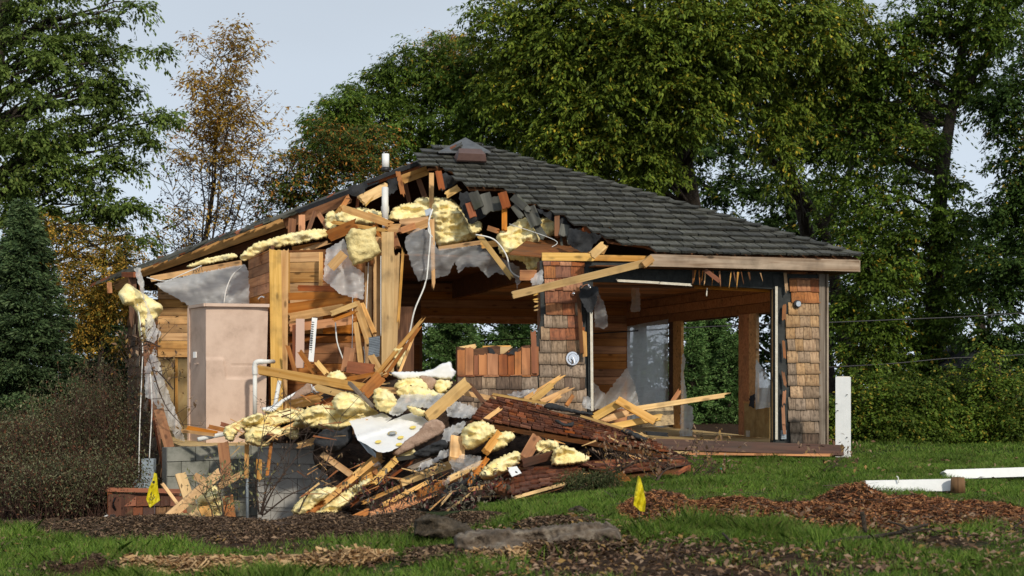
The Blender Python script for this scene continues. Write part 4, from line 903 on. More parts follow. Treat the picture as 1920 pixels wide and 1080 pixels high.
# loose planks:  x0,y0,Y0, x1,y1,Y1, width px, thickness, material, jag, label
PL = [
(487, 694, 18.3, 690, 729, 17.8, 17, .05, LUM, .05, 'long pale beam sloping down right from the white elbow pipe'),
(595, 726, 18.0, 672, 748, 17.9, 13, .05, LUMY, .05, 'short yellow plank under the long sloping beam'),
(683, 738, 17.6, 713, 707, 17.7, 23, .03, CED, .03, 'orange square board end standing across the long beam'),
(706, 731, 17.9, 777, 736, 17.8, 12, .05, CEDL, .05, 'cedar plank running right beneath the white broken panel'),
(802, 783, 16.9, 876, 718, 17.3, 23, .035, LUMY, .04, 'wide pale plank standing diagonally in the middle of the pile'),
(850, 733, 17.5, 926, 748, 17.7, 9, .05, LUM, .04, 'pale batten running right from the wide diagonal plank'),
(655, 718, 17.4, 697, 760, 17.2, 8, .03, GREYW, .08, 'thin grey weathered splinter crossing the insulation'),
(606, 853, 17.3, 668, 897, 16.8, 12, .05, CEDL, .04, 'board sticking out of the dark hollow beside the white shower tray'),
(574, 968, 16.2, 702, 872, 17.0, 22, .05, CED, .04, 'orange board between two insulation strips at the pile foot'),
(664, 892, 16.75, 712, 851, 17.1, 11, .04, LUMY, .05, 'pale board, uppermost of the bundle below the shower tray'),
(672, 898, 16.7, 716, 862, 17.0, 10, .04, LUM, .05, 'pale board, middle one of the bundle below the shower tray'),
(684, 902, 16.6, 706, 880, 16.8, 20, .04, LUM, .05, 'pale squared board end at the lower side of the bundle'),
(682, 942, 16.2, 792, 893, 16.6, 7, .03, CEDL, .10, 'long thin splinter over the black gap of the pile'),
(703, 917, 16.4, 770, 868, 16.9, 5, .02, CEDR, .1, 'dark red lath, upper one right of the pale bundle'),
(690, 921, 16.4, 760, 870, 16.9, 6, .02, WET, .1, 'nearly black lath under the dark red lath'),
(660, 946, 16.3, 735, 880, 16.9, 6, .02, CEDR, .1, 'dark red lath along the insulation strip'),
(752, 905, 16.4, 850, 869, 16.7, 15, .06, LUMY, .03, 'thick pale beam under the shredded clear film'),
(697, 969, 15.7, 834, 914, 16.2, 19, .05, CED, .04, 'long orange cedar plank at the bottom of the pile'),
(786, 925, 15.9, 908, 877, 16.5, 13, .05, CED, .05, 'orange cedar plank above the long bottom plank'),
(655, 975, 15.8, 687, 960, 15.9, 11, .04, CED, .06, 'short orange stub beside the foot of the insulation strip'),
(722, 902, 16.3, 700, 880, 16.8, 10, .04, CED, .04, 'brown plank end behind the pale beam'),
(856, 862, 16.1, 858, 822, 16.4, 28, .07, LUM, .02, 'upright timber offcut left of the big insulation clump'),
(911, 847, 16.1, 934, 812, 16.4, 15, .07, CEDL, .02, 'timber offcut leaning right of the big insulation clump'),
(738, 862, 16.6, 822, 850, 16.6, 8, .03, ROOFM, .05, 'mossy dark roof lath lying under the tan fibreglass'),
(982, 862, 16.3, 1005, 822, 16.8, 21, .07, CED, .02, 'cedar timber block leaning under the torn roof panel'),
(978, 869, 16.0, 1044, 851, 16.3, 15, .06, WET, .02, 'dark wet timber lying left of the yellow clump under the roof panel'),
(1112, 784, 17.7, 1168, 752, 17.9, 15, .05, LUMY, .02, 'pale board, left leg of the broken frame by the doorway'),
(1158, 750, 17.75, 1228, 790, 17.5, 15, .03, LUM, .01, 'pale board, right leg crossing the broken frame by the doorway'),
(1185, 768, 17.9, 1356, 742, 18.0, 10, .05, LUMY, .09, 'long pale board with splintered tip pointing right across the doorway'),
(1120, 790, 17.8, 1210, 765, 18.0, 12, .04, LUM, .03, 'pale board behind the broken frame'),
(1140, 802, 17.6, 1235, 783, 17.8, 12, .04, LUMY, .05, 'lowest pale board of the broken frame'),
(1262, 752, 18.3, 1274, 734, 18.3, 8, .04, CED, .04, 'small orange splinter standing above the long pale board'),
(985, 748, 17.9, 1046, 710, 18.1, 9, .03, LUM, .08, 'splintered board pointing up in front of the shingled pier'),
(998, 752, 17.8, 1034, 722, 18.0, 13, .04, LUMY, .08, 'yellow split board in front of the shingled pier'),
(1015, 753, 17.8, 1064, 730, 18.0, 9, .03, CEDL, .08, 'splintered cedar board end right of the yellow split board'),
(1030, 758, 17.7, 1050, 742, 17.8, 8, .03, CEDL, .05, 'short splinter at the foot of the split boards'),
(1062, 760, 17.8, 1074, 742, 17.9, 7, .03, CED, .03, 'tiny orange wedge at the foot of the valve wall'),
(880, 918, 15.7, 950, 905, 15.8, 8, .03, CEDL, .06, 'thin plank under the lower roof panel, left end'),
(965, 933, 15.0, 1055, 908, 15.4, 6, .05, LUMY, .02, 'pale batten along the lower edge of the shingled panel'),
(978, 937, 14.9, 1048, 936, 15.0, 7, .03, CED, .07, 'red plank in the grass below the shingled panel'),
(936, 950, 14.8, 1030, 943, 14.9, 8, .03, CEDR, .07, 'dark red plank lying in the grass'),
(985, 962, 14.5, 1034, 948, 14.6, 10, .03, CED, .06, 'broad orange plank piece in the grass'),
(1040, 962, 14.3, 1108, 944, 14.5, 7, .03, LUMY, .07, 'pale splinter lying in the grass towards the yellow flag'),
(970, 976, 14.0, 1030, 968, 14.1, 7, .03, CEDL, .1, 'half buried plank nearest the concrete lump'),
(1218, 920, 15.1, 1292, 874, 15.9, 8, .05, CEDR, .02, 'red brown plank on edge at the right foot of the pile'),
(1176, 905, 15.3, 1160, 888, 15.5, 16, .04, CED, .04, 'orange cedar block behind the dead leaves'),
(288, 994, 15.6, 411, 887, 16.2, 17, .05, LUM, .02, 'long pale stud leaning diagonally at the left foundation'),
(338, 889, 16.5, 373, 992, 16.1, 20, .035, LUMY, .02, 'wide pale board crossing behind the diagonal stud'),
(305, 908, 16.3, 332, 944, 16.2, 6, .03, LUM, .02, 'narrow lath leaning left of the crossing boards'),
(366, 893, 16.6, 388, 905, 16.5, 14, .03, CEDL, .03, 'short cedar piece behind the upper end of the diagonal stud'),
(410, 913, 16.3, 453, 889, 16.5, 12, .03, LUM, .03, 'pale piece pointing right of the diagonal stud'),
(382, 952, 16.4, 402, 992, 16.1, 20, .03, CEDL, .03, 'wide short board right of the crossing boards'),
(418, 831, 18.1, 426, 898, 17.9, 20, .03, CED, .02, 'orange board hanging down the block foundation'),
(427, 931, 17.0, 434, 986, 16.7, 20, .03, CED, .02, 'orange board standing below the hanging board'),
(463, 834, 18.3, 462, 896, 18.2, 8, .03, CEDL, .03, 'narrow board hanging beside the grey conduit'),
(486, 863, 18.2, 485, 899, 18.1, 11, .03, CEDL, .05, 'short board hanging right of the grey conduit'),
(509, 828, 18.2, 501, 890, 18.1, 6, .03, CED, .03, 'thin orange lath hanging on the pale foundation'),
(342, 808, 18.7, 398, 815, 18.6, 6, .02, CEDL, .06, 'thin splinter lying on the shower floor edge'),
(352, 802, 18.9, 405, 812, 18.8, 8, .02, CED, .05, 'flat cedar splinter on the shower floor edge'),
(392, 800, 18.9, 425, 807, 18.8, 8, .02, CED, .05, 'cedar piece right of the flat splinters'),
(415, 795, 19.0, 432, 800, 18.9, 8, .02, CEDR, .03, 'dark red piece at the foot of the tan surround'),
(298, 768, 20.2, 318, 840, 19.6, 18, .03, CED, .01, 'orange board leaning inside the left wall edge'),
(668, 568, 20.0, 694, 645, 19.7, 14, .05, LUM, .02, 'short stud hanging from its nail in front of the posts'),
(678, 570, 20.1, 702, 625, 19.9, 9, .05, CEDL, .02, 'shadowed stud behind the hanging short stud'),
(622, 588, 19.8, 666, 571, 19.9, 10, .04, LUMY, .05, 'broken block pointing left from the hanging stud'),
(626, 600, 19.85, 662, 586, 19.9, 6, .04, CED, .05, 'brown underside splinter below the broken block'),
(668, 606, 19.9, 677, 682, 19.8, 10, .04, LUM, .03, 'upright offcut below the hanging stud'),
(656, 653, 19.5, 649, 697, 19.3, 20, .03, CED, .02, 'smooth cedar board standing in the debris'),
(696, 668, 19.5, 717, 703, 19.3, 13, .04, LUM, .05, 'pale splintered end under the ribbed metal plate'),
(698, 675, 19.6, 697, 698, 19.5, 11, .03, CED, .04, 'orange stub under the ribbed metal plate'),
(652, 688, 19.2, 700, 694, 19.1, 22, .04, CEDR, .02, 'red brown board on edge above the long beam'),
(645, 712, 18.9, 720, 698, 18.9, 8, .03, CED, .04, 'flat cedar board under the red brown edge board'),
(703, 706, 18.6, 788, 604, 18.9, 8, .03, CEDL, .12, 'tall splintered plank rising right of the posts'),
(722, 706, 18.6, 782, 620, 18.8, 7, .03, CED, .1, 'orange splinter along the tall splintered plank'),
(748, 700, 18.5, 775, 632, 18.8, 5, .02, LUM, .1, 'thin pale splinter behind the tall splintered plank'),
(710, 700, 18.7, 755, 645, 18.9, 10, .03, CED, .05, 'brown board at the root of the tall splintered plank'),
(540, 650, 20.2, 556, 705, 20.0, 8, .03, CED, .05, 'slanted cedar lath beside the slotted strip'),
(563, 660, 20.1, 590, 700, 19.9, 9, .03, CED, .05, 'cedar lath slanting down right of the slotted strip'),
(595, 680, 19.8, 612, 700, 19.7, 10, .03, LUMY, .05, 'short yellow wood end beside the long beam'),
(1222, 833, 17.9, 1577, 845, 18.5, 20, .12, WET, .03, 'heavy dark wet timber lying on the lawn in front of the doorway'),
(1290, 850, 18.0, 1556, 853, 18.4, 5, .04, CED, .04, 'thin orange lath under the heavy dark timber'),
(962, 553, 18.2, 1222, 490, 18.5, 13, .05, LUMY, .03, 'long pale lath slanting up across the shingled pier'),
(1108, 497, 18.45, 1128, 486, 18.5, 14, .06, LUM, .02, 'nailed block on the upper end of the slanting lath') if 0 else None,
(1206, 497, 18.4, 1222, 484, 18.45, 13, .06, LUM, .01, 'small block nailed on the upper end of the slanting lath'),
(975, 516, 18.75, 1006, 516, 18.75, 19, .03, CED, .01, 'orange square board end left of the shingled pier'),
(620, 502, 19.9, 645, 475, 19.9, 17, .03, LUM, .01, 'small pale block caught in the hanging film'),
(808, 862, 16.3, 770, 878, 16.2, 8, .03, GREYW, .05, 'grey lath under the shredded film'),
(828, 945, 15.2, 845, 925, 15.3, 4, .02, LUMY, .05, 'tiny pale stick, steeper of two below the pile'),
(838, 958, 15.1, 876, 930, 15.3, 4, .02, LUMY, .05, 'tiny pale stick, longer of two below the pile'),
(880, 700+20, 17.4, 905, 752, 17.4, 8, .04, CEDD, .03, 'dark offcut behind the pale batten') ,
(1250, 815, 17.3, 1215, 812, 17.2, 7, .03, FELT, .05, 'black roll of felt at the right end of the torn roof panel'),
(610, 940, 16.0, 705, 862, 16.6, 9, .04, LUM, .05, 'pale board lying along the left side of the long insulation strip'),
(700, 905, 16.1, 742, 862, 16.4, 12, .04, LUMY, .06, 'short wide pale board below the torn white tray edge'),
(716, 948, 15.7, 800, 905, 16.0, 9, .04, LUM, .08, 'pale split board low in the pile above the orange plank'),
(842, 898, 15.8, 902, 868, 16.1, 10, .04, LUMY, .07, 'pale split board right of the clear film'),
(880, 905, 15.7, 912, 862, 16.1, 9, .03, CED, .06, 'cedar lath standing left of the white card'),
(690, 790, 17.2, 655, 812, 17.2, 10, .03, CEDL, .05, 'cedar scrap at the upper left edge of the white tray'),
(560, 835, 17.9, 640, 812, 17.7, 12, .03, CEDL, .06, 'split cedar board over the black felt heap'),
(520, 812, 18.2, 585, 782, 18.1, 10, .03, LUM, .07, 'pale split board between the draped batts'),
(575, 775, 18.0, 640, 752, 17.9, 9, .03, CED, .07, 'orange split board below the short yellow plank'),
(760, 752, 17.5, 800, 738, 17.6, 8, .03, CEDL, .05, 'cedar stick behind the wide diagonal plank'),
(905, 790, 16.9, 935, 768, 17.1, 8, .03, LUM, .06, 'pale stick leaning on the torn roof panel left end'),
(640, 700, 19.2, 610, 728, 19.0, 9, .03, LUMY, .06, 'yellow stick left of the red brown edge board'),
(595, 765, 18.2, 650, 740, 18.3, 16, .03, CEDR, .05, 'reddish board half hidden under insulation on the left'),
(540, 760, 18.6, 600, 748, 18.5, 18, .03, CEDL, .05, 'pale board under the slanted white trim'),
(560, 790, 18.1, 650, 785, 17.9, 18, .03, CEDL, .05, 'flat cedar sheet edge above the black felt heap'),
]
for p in PL:
    if p is None: continue
    x0, y0, Y0, x1, y1, Y1, wp, th, m_, jg, lab = p
    o = board('broken_plank' if jg > .025 else 'loose_board', P(x0, y0, Y0), P(x1, y1, Y1), wp*(Y0+Y1)/2/F, th, m_, None, roll=R.uniform(-.25, .25), jag=(jg*.5, jg), taper=.85 if jg > .07 else 1)
    tag(o, lab, 'plank', 'broken boards of the wreck')
# ribbed plate
v = []; f = []
for i in range(25):
    for j in (0, 1):
        x = 691+21*j+.7*math.sin(i*.2); y = 633+i*1.6-3.5*j; v.append(P(x, y, 19.55+(.012 if i % 2 else -.012)))
for i in range(24): f.append((2*i, 2*i+2, 2*i+3, 2*i+1))
tag(mesh_obj('metal_plate', v, f, METAL), 'ribbed grey metal plate hanging on the short studs', 'metal plate')
# insulation clumps
CL = [(pts([(280, 240), (330, 190), (430, 200), (540, 290), (560, 330), (380, 360), (300, 310)], 540, 680, 3.375), 17.5, .4, 'yellow insulation clump heaped left of the white shower tray'),
(pts([(540, 180), (620, 165), (690, 240), (650, 320), (560, 290)], 540, 680, 3.375), 17.3, .35, 'upright yellow insulation clump directly above the white shower tray'),
(pts([(40, 360), (150, 290), (300, 310), (380, 350), (230, 370), (130, 395)], 540, 680, 3.375), 17.7, .35, 'flat yellow insulation batt above the black felt heap'),
(pts([(670, 150), (720, 105), (850, 100), (890, 190), (780, 185), (700, 170)], 540, 680, 3.375), 17.9, .3, 'insulation lump under the left of the white broken panel'),
(pts([(925, 150), (950, 110), (1040, 120), (1020, 170), (960, 205)], 540, 680, 3.375), 17.9, .25, 'small insulation lump under the right tip of the white broken panel'),
(pts([(1095, 450), (1140, 390), (1240, 370), (1320, 430), (1250, 500), (1190, 540), (1120, 550)], 540, 680, 3.375), 16.3, .4, 'big round insulation clump in front of the torn roof panel'),
(pts([(20, 940), (130, 820), (300, 785), (280, 830), (180, 900), (100, 965)], 540, 680, 3.375), 16.3, .25, 'left insulation strip at the foot of the pile'),
(pts([(160, 960), (350, 820), (500, 735), (515, 770), (400, 870), (300, 965), (225, 1032), (165, 1005)], 540, 680, 3.375), 16.2, .3, 'long insulation strip running down to the soil mound'),
(pts([(245, 85), (310, 45), (370, 90), (350, 115), (260, 105)], 540, 680, 3.375), 18.6, .25, 'small insulation tuft above the long sloping beam'),
(pts([(690, 590), (730, 530), (800, 545), (805, 585), (740, 600)], 540, 680, 3.375), 16.7, .2, 'insulation tuft under the edge of the tan fibreglass'),
(pts([(750, 270), (860, 300), (880, 340), (800, 330)], 540, 680, 3.375), 17.1, .2, 'insulation scrap between the film and the white tray'),
(pts([(490, 650), (520, 620), (580, 640), (560, 740), (520, 760)], 600, 480, 3.6), 18.8, .15, 'insulation tuft caught behind the tall splintered plank'),
(pts([(60, 700), (150, 620), (300, 560), (320, 620), (250, 680), (150, 740), (90, 745)], 880, 680, 3.376), 15.9, .35, 'insulation clump left of the white card'),
(pts([(140, 560), (160, 480), (230, 430), (290, 470), (200, 550)], 880, 680, 3.376), 16.5, .3, 'insulation clump behind the leaning timber offcut'),
(pts([(525, 650), (540, 545), (620, 528), (760, 600), (700, 640)], 880, 680, 3.376), 16.2, .35, 'insulation clump under the middle of the torn roof panel'),
(pts([(425, 560), (430, 500), (540, 490), (570, 540), (480, 575)], 880, 680, 3.376), 16.7, .3, 'shaded insulation clump deep under the torn roof panel'),
(pts([(865, 300), (1000, 230), (1100, 195), (1130, 240), (980, 300), (930, 380), (880, 375)], 180, 720, 3.6), 18.3, .3, 'insulation batt draped over the corner of the block wall'),
(pts([(1010, 330), (1100, 270), (1190, 280), (1280, 310), (1210, 380), (1140, 425), (1020, 400)], 180, 720, 3.6), 18.2, .3, 'insulation batt hanging over the pale foundation wall'),
(pts([(1340, 250), (1450, 150), (1600, 150), (1690, 230), (1500, 275), (1350, 300)], 180, 720, 3.6), 17.9, .35, 'insulation batt resting left of the upright yellow clump'),
(pts([(1270, 340), (1290, 290), (1360, 300), (1370, 360), (1330, 380)], 180, 720, 3.6), 18.0, .25, 'insulation lump tangled in the bare twigs'),
([(565, 792), (600, 764), (660, 768), (715, 790), (690, 806), (620, 808)], 17.6, .3, 'flattened insulation batt between the felt heap and the upright clump'),
([(742, 735), (765, 722), (800, 728), (835, 742), (800, 752), (760, 750)], 17.6, .25, 'insulation scrap half under the milky film heap'),
([(455, 800), (500, 775), (560, 765), (575, 780), (520, 800), (470, 812)], 18.4, .25, 'thin insulation batt at the upper left of the pile'),
(pts([(480, 960), (520, 880), (640, 880), (650, 985), (560, 990)], 180, 720, 3.6), 16.4, .25, 'insulation behind the crossing boards by the soil mound'),
(pts([(680, 790), (720, 700), (830, 700), (850, 850), (820, 960), (720, 880)], 180, 720, 3.6), 16.7, .25, 'insulation behind the leafy twigs at the left foundation'),
(pts([(200, 330), (230, 270), (310, 250), (300, 340)], 1280-1280+1060, 700, 3.6), 17.6, .2, 'insulation scrap behind the broken pale frame') if 0 else None]
for q_ in CL:
    if q_: tag(pillow('insulation_clump', q_[0], q_[1], q_[2], INS, g=2.4, amp=1.0, ns=5, bj=1.8, edge=.35), q_[3], 'insulation', 'yellow glass wool insulation in the pile')
# shower tray and fibreglass
tr = thing('shower_tray', 'broken white shower tray with round drain tilted on the pile', 'shower tray', P(735, 840, 16.6))
c_ = lambda s: pts(s, 540, 680, 3.375)
trp = c_([(385, 370), (490, 345), (600, 318), (660, 350), (620, 380), (700, 345), (800, 308), (890, 372), (855, 420), (790, 470), (700, 535), (650, 560), (600, 570), (560, 560), (500, 520), (440, 490), (430, 460), (410, 410)])
vo, fo, D = fill(trp, 3.2, bj=.6); fr = []; ba = []
def trY(x, y): return 17.4-(y-775)/75*1.1
for (x, y), d in zip(vo, D):
    # raised curb line across the tray
    l0 = ((x-667)*(783-822)-(y-822)*(790-667))/math.hypot(783-822, 790-667)
    h = .05*math.exp(-(l0/4.0)**2)+(.03 if l0 > 2 else 0)
    fr.append(P(x, y, trY(x, y)-h)); ba.append(P(x, y, trY(x, y)+.03))
n = len(vo); tray = mesh_obj('tray_floor', fr+ba, [f[::-1] for f in fo]+[tuple(i+n for i in f) for f in fo], WHITE, tr, True)
def disc(cx, cy, rx, ry, m, name, par, lift=.02, ang=0):
    v = [P(cx+rx*math.cos(t)*math.cos(ang)-ry*math.sin(t)*math.sin(ang), cy+rx*math.cos(t)*math.sin(ang)+ry*math.sin(t)*math.cos(ang), trY(cx, cy+ry*math.sin(t))-.035-lift) for t in [2*math.pi*i/24 for i in range(24)]]
    return slab(name, v, (0, .02, 0), m, par)
disc(735.5, 812, 9, 4, CHROME, 'drain', tr, .03, -.1); disc(735.5, 812, 6, 2.5, METAL, 'drain_grate', tr, .045, -.1)
for i, (x, y) in enumerate([(709, 828), (751, 820), (774, 801), (748, 833)]): disc(x, y, 6, 2.6, plain('sticker_yellow', (.80, .62, .15), .7) if i == 0 else bpy.data.materials['sticker_yellow'], 'sticker', tr, .02, -.15)
slab('tray_rim', [P(666, 818, 16.8), P(672, 815, 16.75), P(705, 850, 16.5), P(705, 858, 16.5), P(690, 848, 16.55)], (0, .03, -.01), GREYW if 0 else BOXM, tr)
fg = pillow('fibreglass_sheet', c_([(670, 560), (750, 490), (830, 430), (870, 380), (940, 358), (995, 400), (970, 450), (900, 490), (800, 540), (740, 570), (690, 590), (665, 580)]), 16.55, .06, TAND, g=4, amp=.6, ns=8, edge=.12); tag(fg, 'torn tan fibreglass sheet folded beside the white tray', 'fibreglass sheet')
wp = pillow('acrylic_piece', [(728, 698), (747, 697), (790, 697), (812, 692), (830, 681), (846, 677), (848, 690), (855, 696), (848, 711), (800, 709), (753, 712), (738, 706)], 18.0, .05, WHITE, g=3.5, amp=.4, ns=5, rnd=0, edge=.25); tag(wp, 'torn white acrylic panel jutting right above the pile', 'panel')
wp = pillow('acrylic_piece', c_([(525, 640), (540, 620), (575, 625), (585, 650), (550, 660)]), 16.7, .05, WHITE, g=3, amp=.4); tag(wp, 'small white scrap on the pale board bundle', 'panel')
wp = pillow('grey_panel', c_([(830, 85), (900, 88), (940, 120), (900, 190), (870, 150)]), 17.85, .04, TAND, g=4, amp=.3); tag(wp, 'brown fibreglass scrap between two insulation lumps', 'panel')
cp = slab('card', [P(950, 877, 15.6), P(969, 874, 15.65), P(978, 887, 15.5), P(960, 894, 15.45)], (0, .01, -.004), PAINT); tag(cp, 'white card lying on the shingled lower roof panel', 'card')
cp = pillow('white_scrap', c_([(10, 230), (120, 130), (145, 140), (145, 190), (60, 235)]), 18.7, .04, TAND, g=4, amp=.3); tag(cp, 'brown folded sheet under the slanted white trim', 'sheet')
cp = pillow('white_scrap', pts([(1120, 160), (1180, 150), (1250, 110), (1260, 130), (1200, 190), (1130, 185)], 180, 720, 3.6), 18.3, .06, PAINT, g=3.5, amp=.6); tag(cp, 'white plastic scrap at the lower end of the slanted trim', 'scrap')
cp = pillow('white_scrap', [(584, 728), (596, 722), (603, 730), (590, 740)], 18.8, .06, PAINT, g=3.5, amp=.6); tag(cp, 'small white scrap left of the insulation tuft', 'scrap')
# film sheets on the pile
for poly, Y, m_, lab, Yg in (
 (c_([(660, 280), (720, 200), (850, 195), (1000, 200), (980, 240), (900, 300), (850, 280), (760, 290), (690, 340), (640, 320)]), 17.3, PLAST, 'crumpled milky film heap behind the wide diagonal plank', (0, -1.0)),
 (c_([(1000, 300), (1060, 240), (1120, 260), (1200, 290), (1160, 350), (1080, 350), (1010, 340)]), 17.0, PLAST, 'film sheet right of the wide diagonal plank', (0, -1.0)),
 (c_([(970, 490), (990, 420), (1080, 380), (1130, 370), (1100, 440), (1040, 470), (1000, 520)]), 16.5, PLAST, 'film bunched against the big round insulation clump', (0, -.5)),
 (c_([(800, 680), (850, 630), (940, 600), (960, 560), (1020, 550), (1020, 590), (940, 630), (830, 690)]), 16.2, PLAST, 'bright crumpled film strip on the thick pale beam', (0, -.5)),
 (c_([(1020, 620), (1100, 580), (1220, 590), (1225, 650), (1150, 670), (1090, 690), (1030, 750), (990, 780), (975, 760), (1050, 690)]), 16.0, PLASTD, 'clear torn film hanging over the orange plank', (0, -.5)),
 (pts([(230, 200), (330, 180), (430, 160), (400, 230), (280, 220)], 880, 680, 3.376), 18.0, PLAST, 'film stretched behind the split boards at the pier foot', (0, 0)),
 ([(1092, 744), (1108, 744), (1108, 768), (1092, 764)], 18.5, PLAST, 'white film scrap at the foot of the valve wall', (0, 0))):
    tag(sheet('plastic_film', poly, Y, m_, g=3.5, amp=.16, ns=7, fold=(6, .04, .6), Yg=Yg), lab, 'plastic film', 'plastic film in the pile')
# felt heap
for poly, Y, lab in (
 (c_([(160, 500), (230, 420), (330, 430), (400, 395), (412, 470), (400, 500), (330, 560), (270, 570), (200, 540)]), 17.2, 'black felt heap in the hollow left of the shower tray'),
 (c_([(790, 580), (830, 550), (960, 490), (1010, 500), (1010, 545), (900, 590), (840, 600)]), 16.4, 'black felt sheet under the tan fibreglass'),
 (c_([(960, 860), (1010, 780), (1100, 740), (1240, 700), (1250, 730), (1160, 800), (1040, 850)]), 15.9, 'mossy black shingle heap below the clear film'),
 (pts([(960, 440), (1000, 420), (1110, 470), (1130, 490), (1100, 500)], 880, 680, 3.376), 17.0, 'black felt showing at the torn panel upper right edge')):
    tag(pillow('roofing_felt_heap', poly, Y, .12, FELT, g=4, amp=1.2, ns=8, edge=.3), lab, 'roofing felt', 'black roofing felt in the pile')
# fallen roof panels
def roof_panel(label, q, nrow, ncol, wj, mat, Ym, thick=.05, exclude=None):
    """q: four (px,py,Y): top-left, top-right, bottom-right, bottom-left"""
    A, B, C_, D_ = [P(*k) for k in q]; root = thing('fallen_roof_panel', label, 'roof panel', (C_+D_)/2, 'fallen roof panels')
    def bi(s, t): return A.lerp(B, s).lerp(D_.lerp(C_, s), t)
    n = (B-A).cross(D_-A).normalized()
    if n.z < 0: n = -n
    pl = [bi(s, t) for s, t in ((0, 0), (.3, .01), (.35, -.02), (1, 0), (1, 1), (0, 1))]; pl = [A, B, C_, D_]
    slab('deck', [p_-n*.02 for p_ in pl], n*-thick, CEDD, root)
    cnt = 0
    for r in range(nrow):
        s = R.uniform(-.3, 0)/ncol
        while s < 1:
            w_ = R.uniform(*wj)/ncol; s1 = min(s+w_, 1.01); s0 = max(s, -.01)
            if s1-s0 > .2/ncol and not (exclude and exclude((s0+s1)/2, r/nrow)):
                p0 = bi((s0+s1)/2, max(-.02, (r-.6)/nrow)); p1 = bi((s0+s1)/2+R.uniform(-.2, .2)/ncol*.3, (r+1+R.uniform(-.05, .05))/nrow)
                wd = (bi(s1, r/nrow)-bi(s0, r/nrow)).length
                shingle(p0+n*.002, p1+n*(.014+R.uniform(0, .005)), wd*.93, .02, n, mat() if callable(mat) else mat, root, rag=.04); cnt += 1
            s += w_
    return root, bi
rm = lambda: pickw((ROOFR, 8), (SH_R, 1), (CEDR, 1))
r1, bi1 = roof_panel('large red brown shingled roof panel lying tilted on top of the pile', [(927, 740, 17.9), (1165, 800, 17.9), (1268, 853, 16.7), (882, 787, 16.9)], 11, 20, (.6, 1.4), rm, 17, exclude=lambda s, t: t < .1 and .4 < s < .7)
for x0, y0, x1, y1, jg in ((925, 739, 1020, 756, .05), (1090, 780, 1165, 803, .05), (1150, 800, 1225, 822, .12), (1205, 815, 1222, 835, .06)):
    board('torn_edge', P(x0, y0, 17.6), P(x1, y1, 17.3), .03, .02, LUMY, r1, jag=(jg, jg))
pillow('felt_scrap', pts([(540, 370), (560, 360), (610, 385), (660, 375), (650, 410), (590, 400)], 880, 680, 3.376), 16.9, .06, FELT, r1, g=3)
pillow('felt_scrap', pts([(470, 280), (500, 255), (560, 265), (640, 290), (780, 320), (760, 335), (600, 310), (520, 300)], 880, 680, 3.376), 17.35, .06, FELT, r1, g=3)
r2, bi2 = roof_panel('lower left shingled roof panel resting near the grass', [(955, 878, 16.4), (1090, 872, 16.3), (1052, 905, 15.4), (962, 932, 15.0)], 5, 6, (.7, 1.5), rm, 15.5)
r4, bi4 = roof_panel('narrow shingled roof piece left of the lower roof panel', [(905, 915, 15.9), (962, 878, 16.2), (968, 930, 15.05), (915, 912, 15.3)], 3, 3, (.7, 1.5), rm, 15.5)
r3, bi3 = roof_panel('flat dark red shingled roof panel beneath the large panel at its right', [(1065, 868, 16.9), (1272, 853, 16.9), (1295, 874, 16.0), (1150, 893, 15.6)], 4, 11, (.7, 1.5), rm, 16)
r5, bi5 = roof_panel('broken roof strip with exposed felt under the lower roof panel', [(884, 935, 15.6), (960, 928, 15.5), (966, 940, 15.1), (890, 945, 15.2)], 2, 4, (.7, 1.4), rm, 16) if 0 else (None, None)
# plywood piece behind broken frame
tag(slab('plywood_sheet', [P(1205, 770, 18.1), P(1262, 757, 18.3), P(1264, 796, 18.0), P(1200, 802, 17.8)], (0, .02, 0), rough_mat('dirty_plywood', [(.10, .075, .05), (.42, .30, .16), (.55, .42, .22)], 14, .9, .3)), 'dirt stained plywood sheet beside the broken pale frame', 'plywood')
# dark rubble core under everything
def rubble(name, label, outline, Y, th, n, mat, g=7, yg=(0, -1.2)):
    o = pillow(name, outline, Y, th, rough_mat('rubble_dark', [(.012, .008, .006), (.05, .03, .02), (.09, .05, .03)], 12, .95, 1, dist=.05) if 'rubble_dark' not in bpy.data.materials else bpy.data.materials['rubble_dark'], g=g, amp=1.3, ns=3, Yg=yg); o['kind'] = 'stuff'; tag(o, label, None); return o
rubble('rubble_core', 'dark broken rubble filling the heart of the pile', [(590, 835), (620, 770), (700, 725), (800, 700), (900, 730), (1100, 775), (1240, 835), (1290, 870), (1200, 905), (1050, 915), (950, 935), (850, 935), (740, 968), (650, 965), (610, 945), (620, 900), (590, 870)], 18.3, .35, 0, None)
rubble('rubble_bank', 'splintered rubble bank on the left floor edge', [(450, 815), (520, 775), (600, 740), (700, 715), (700, 770), (640, 800), (560, 830), (470, 825)], 18.7, .3, 0, None)
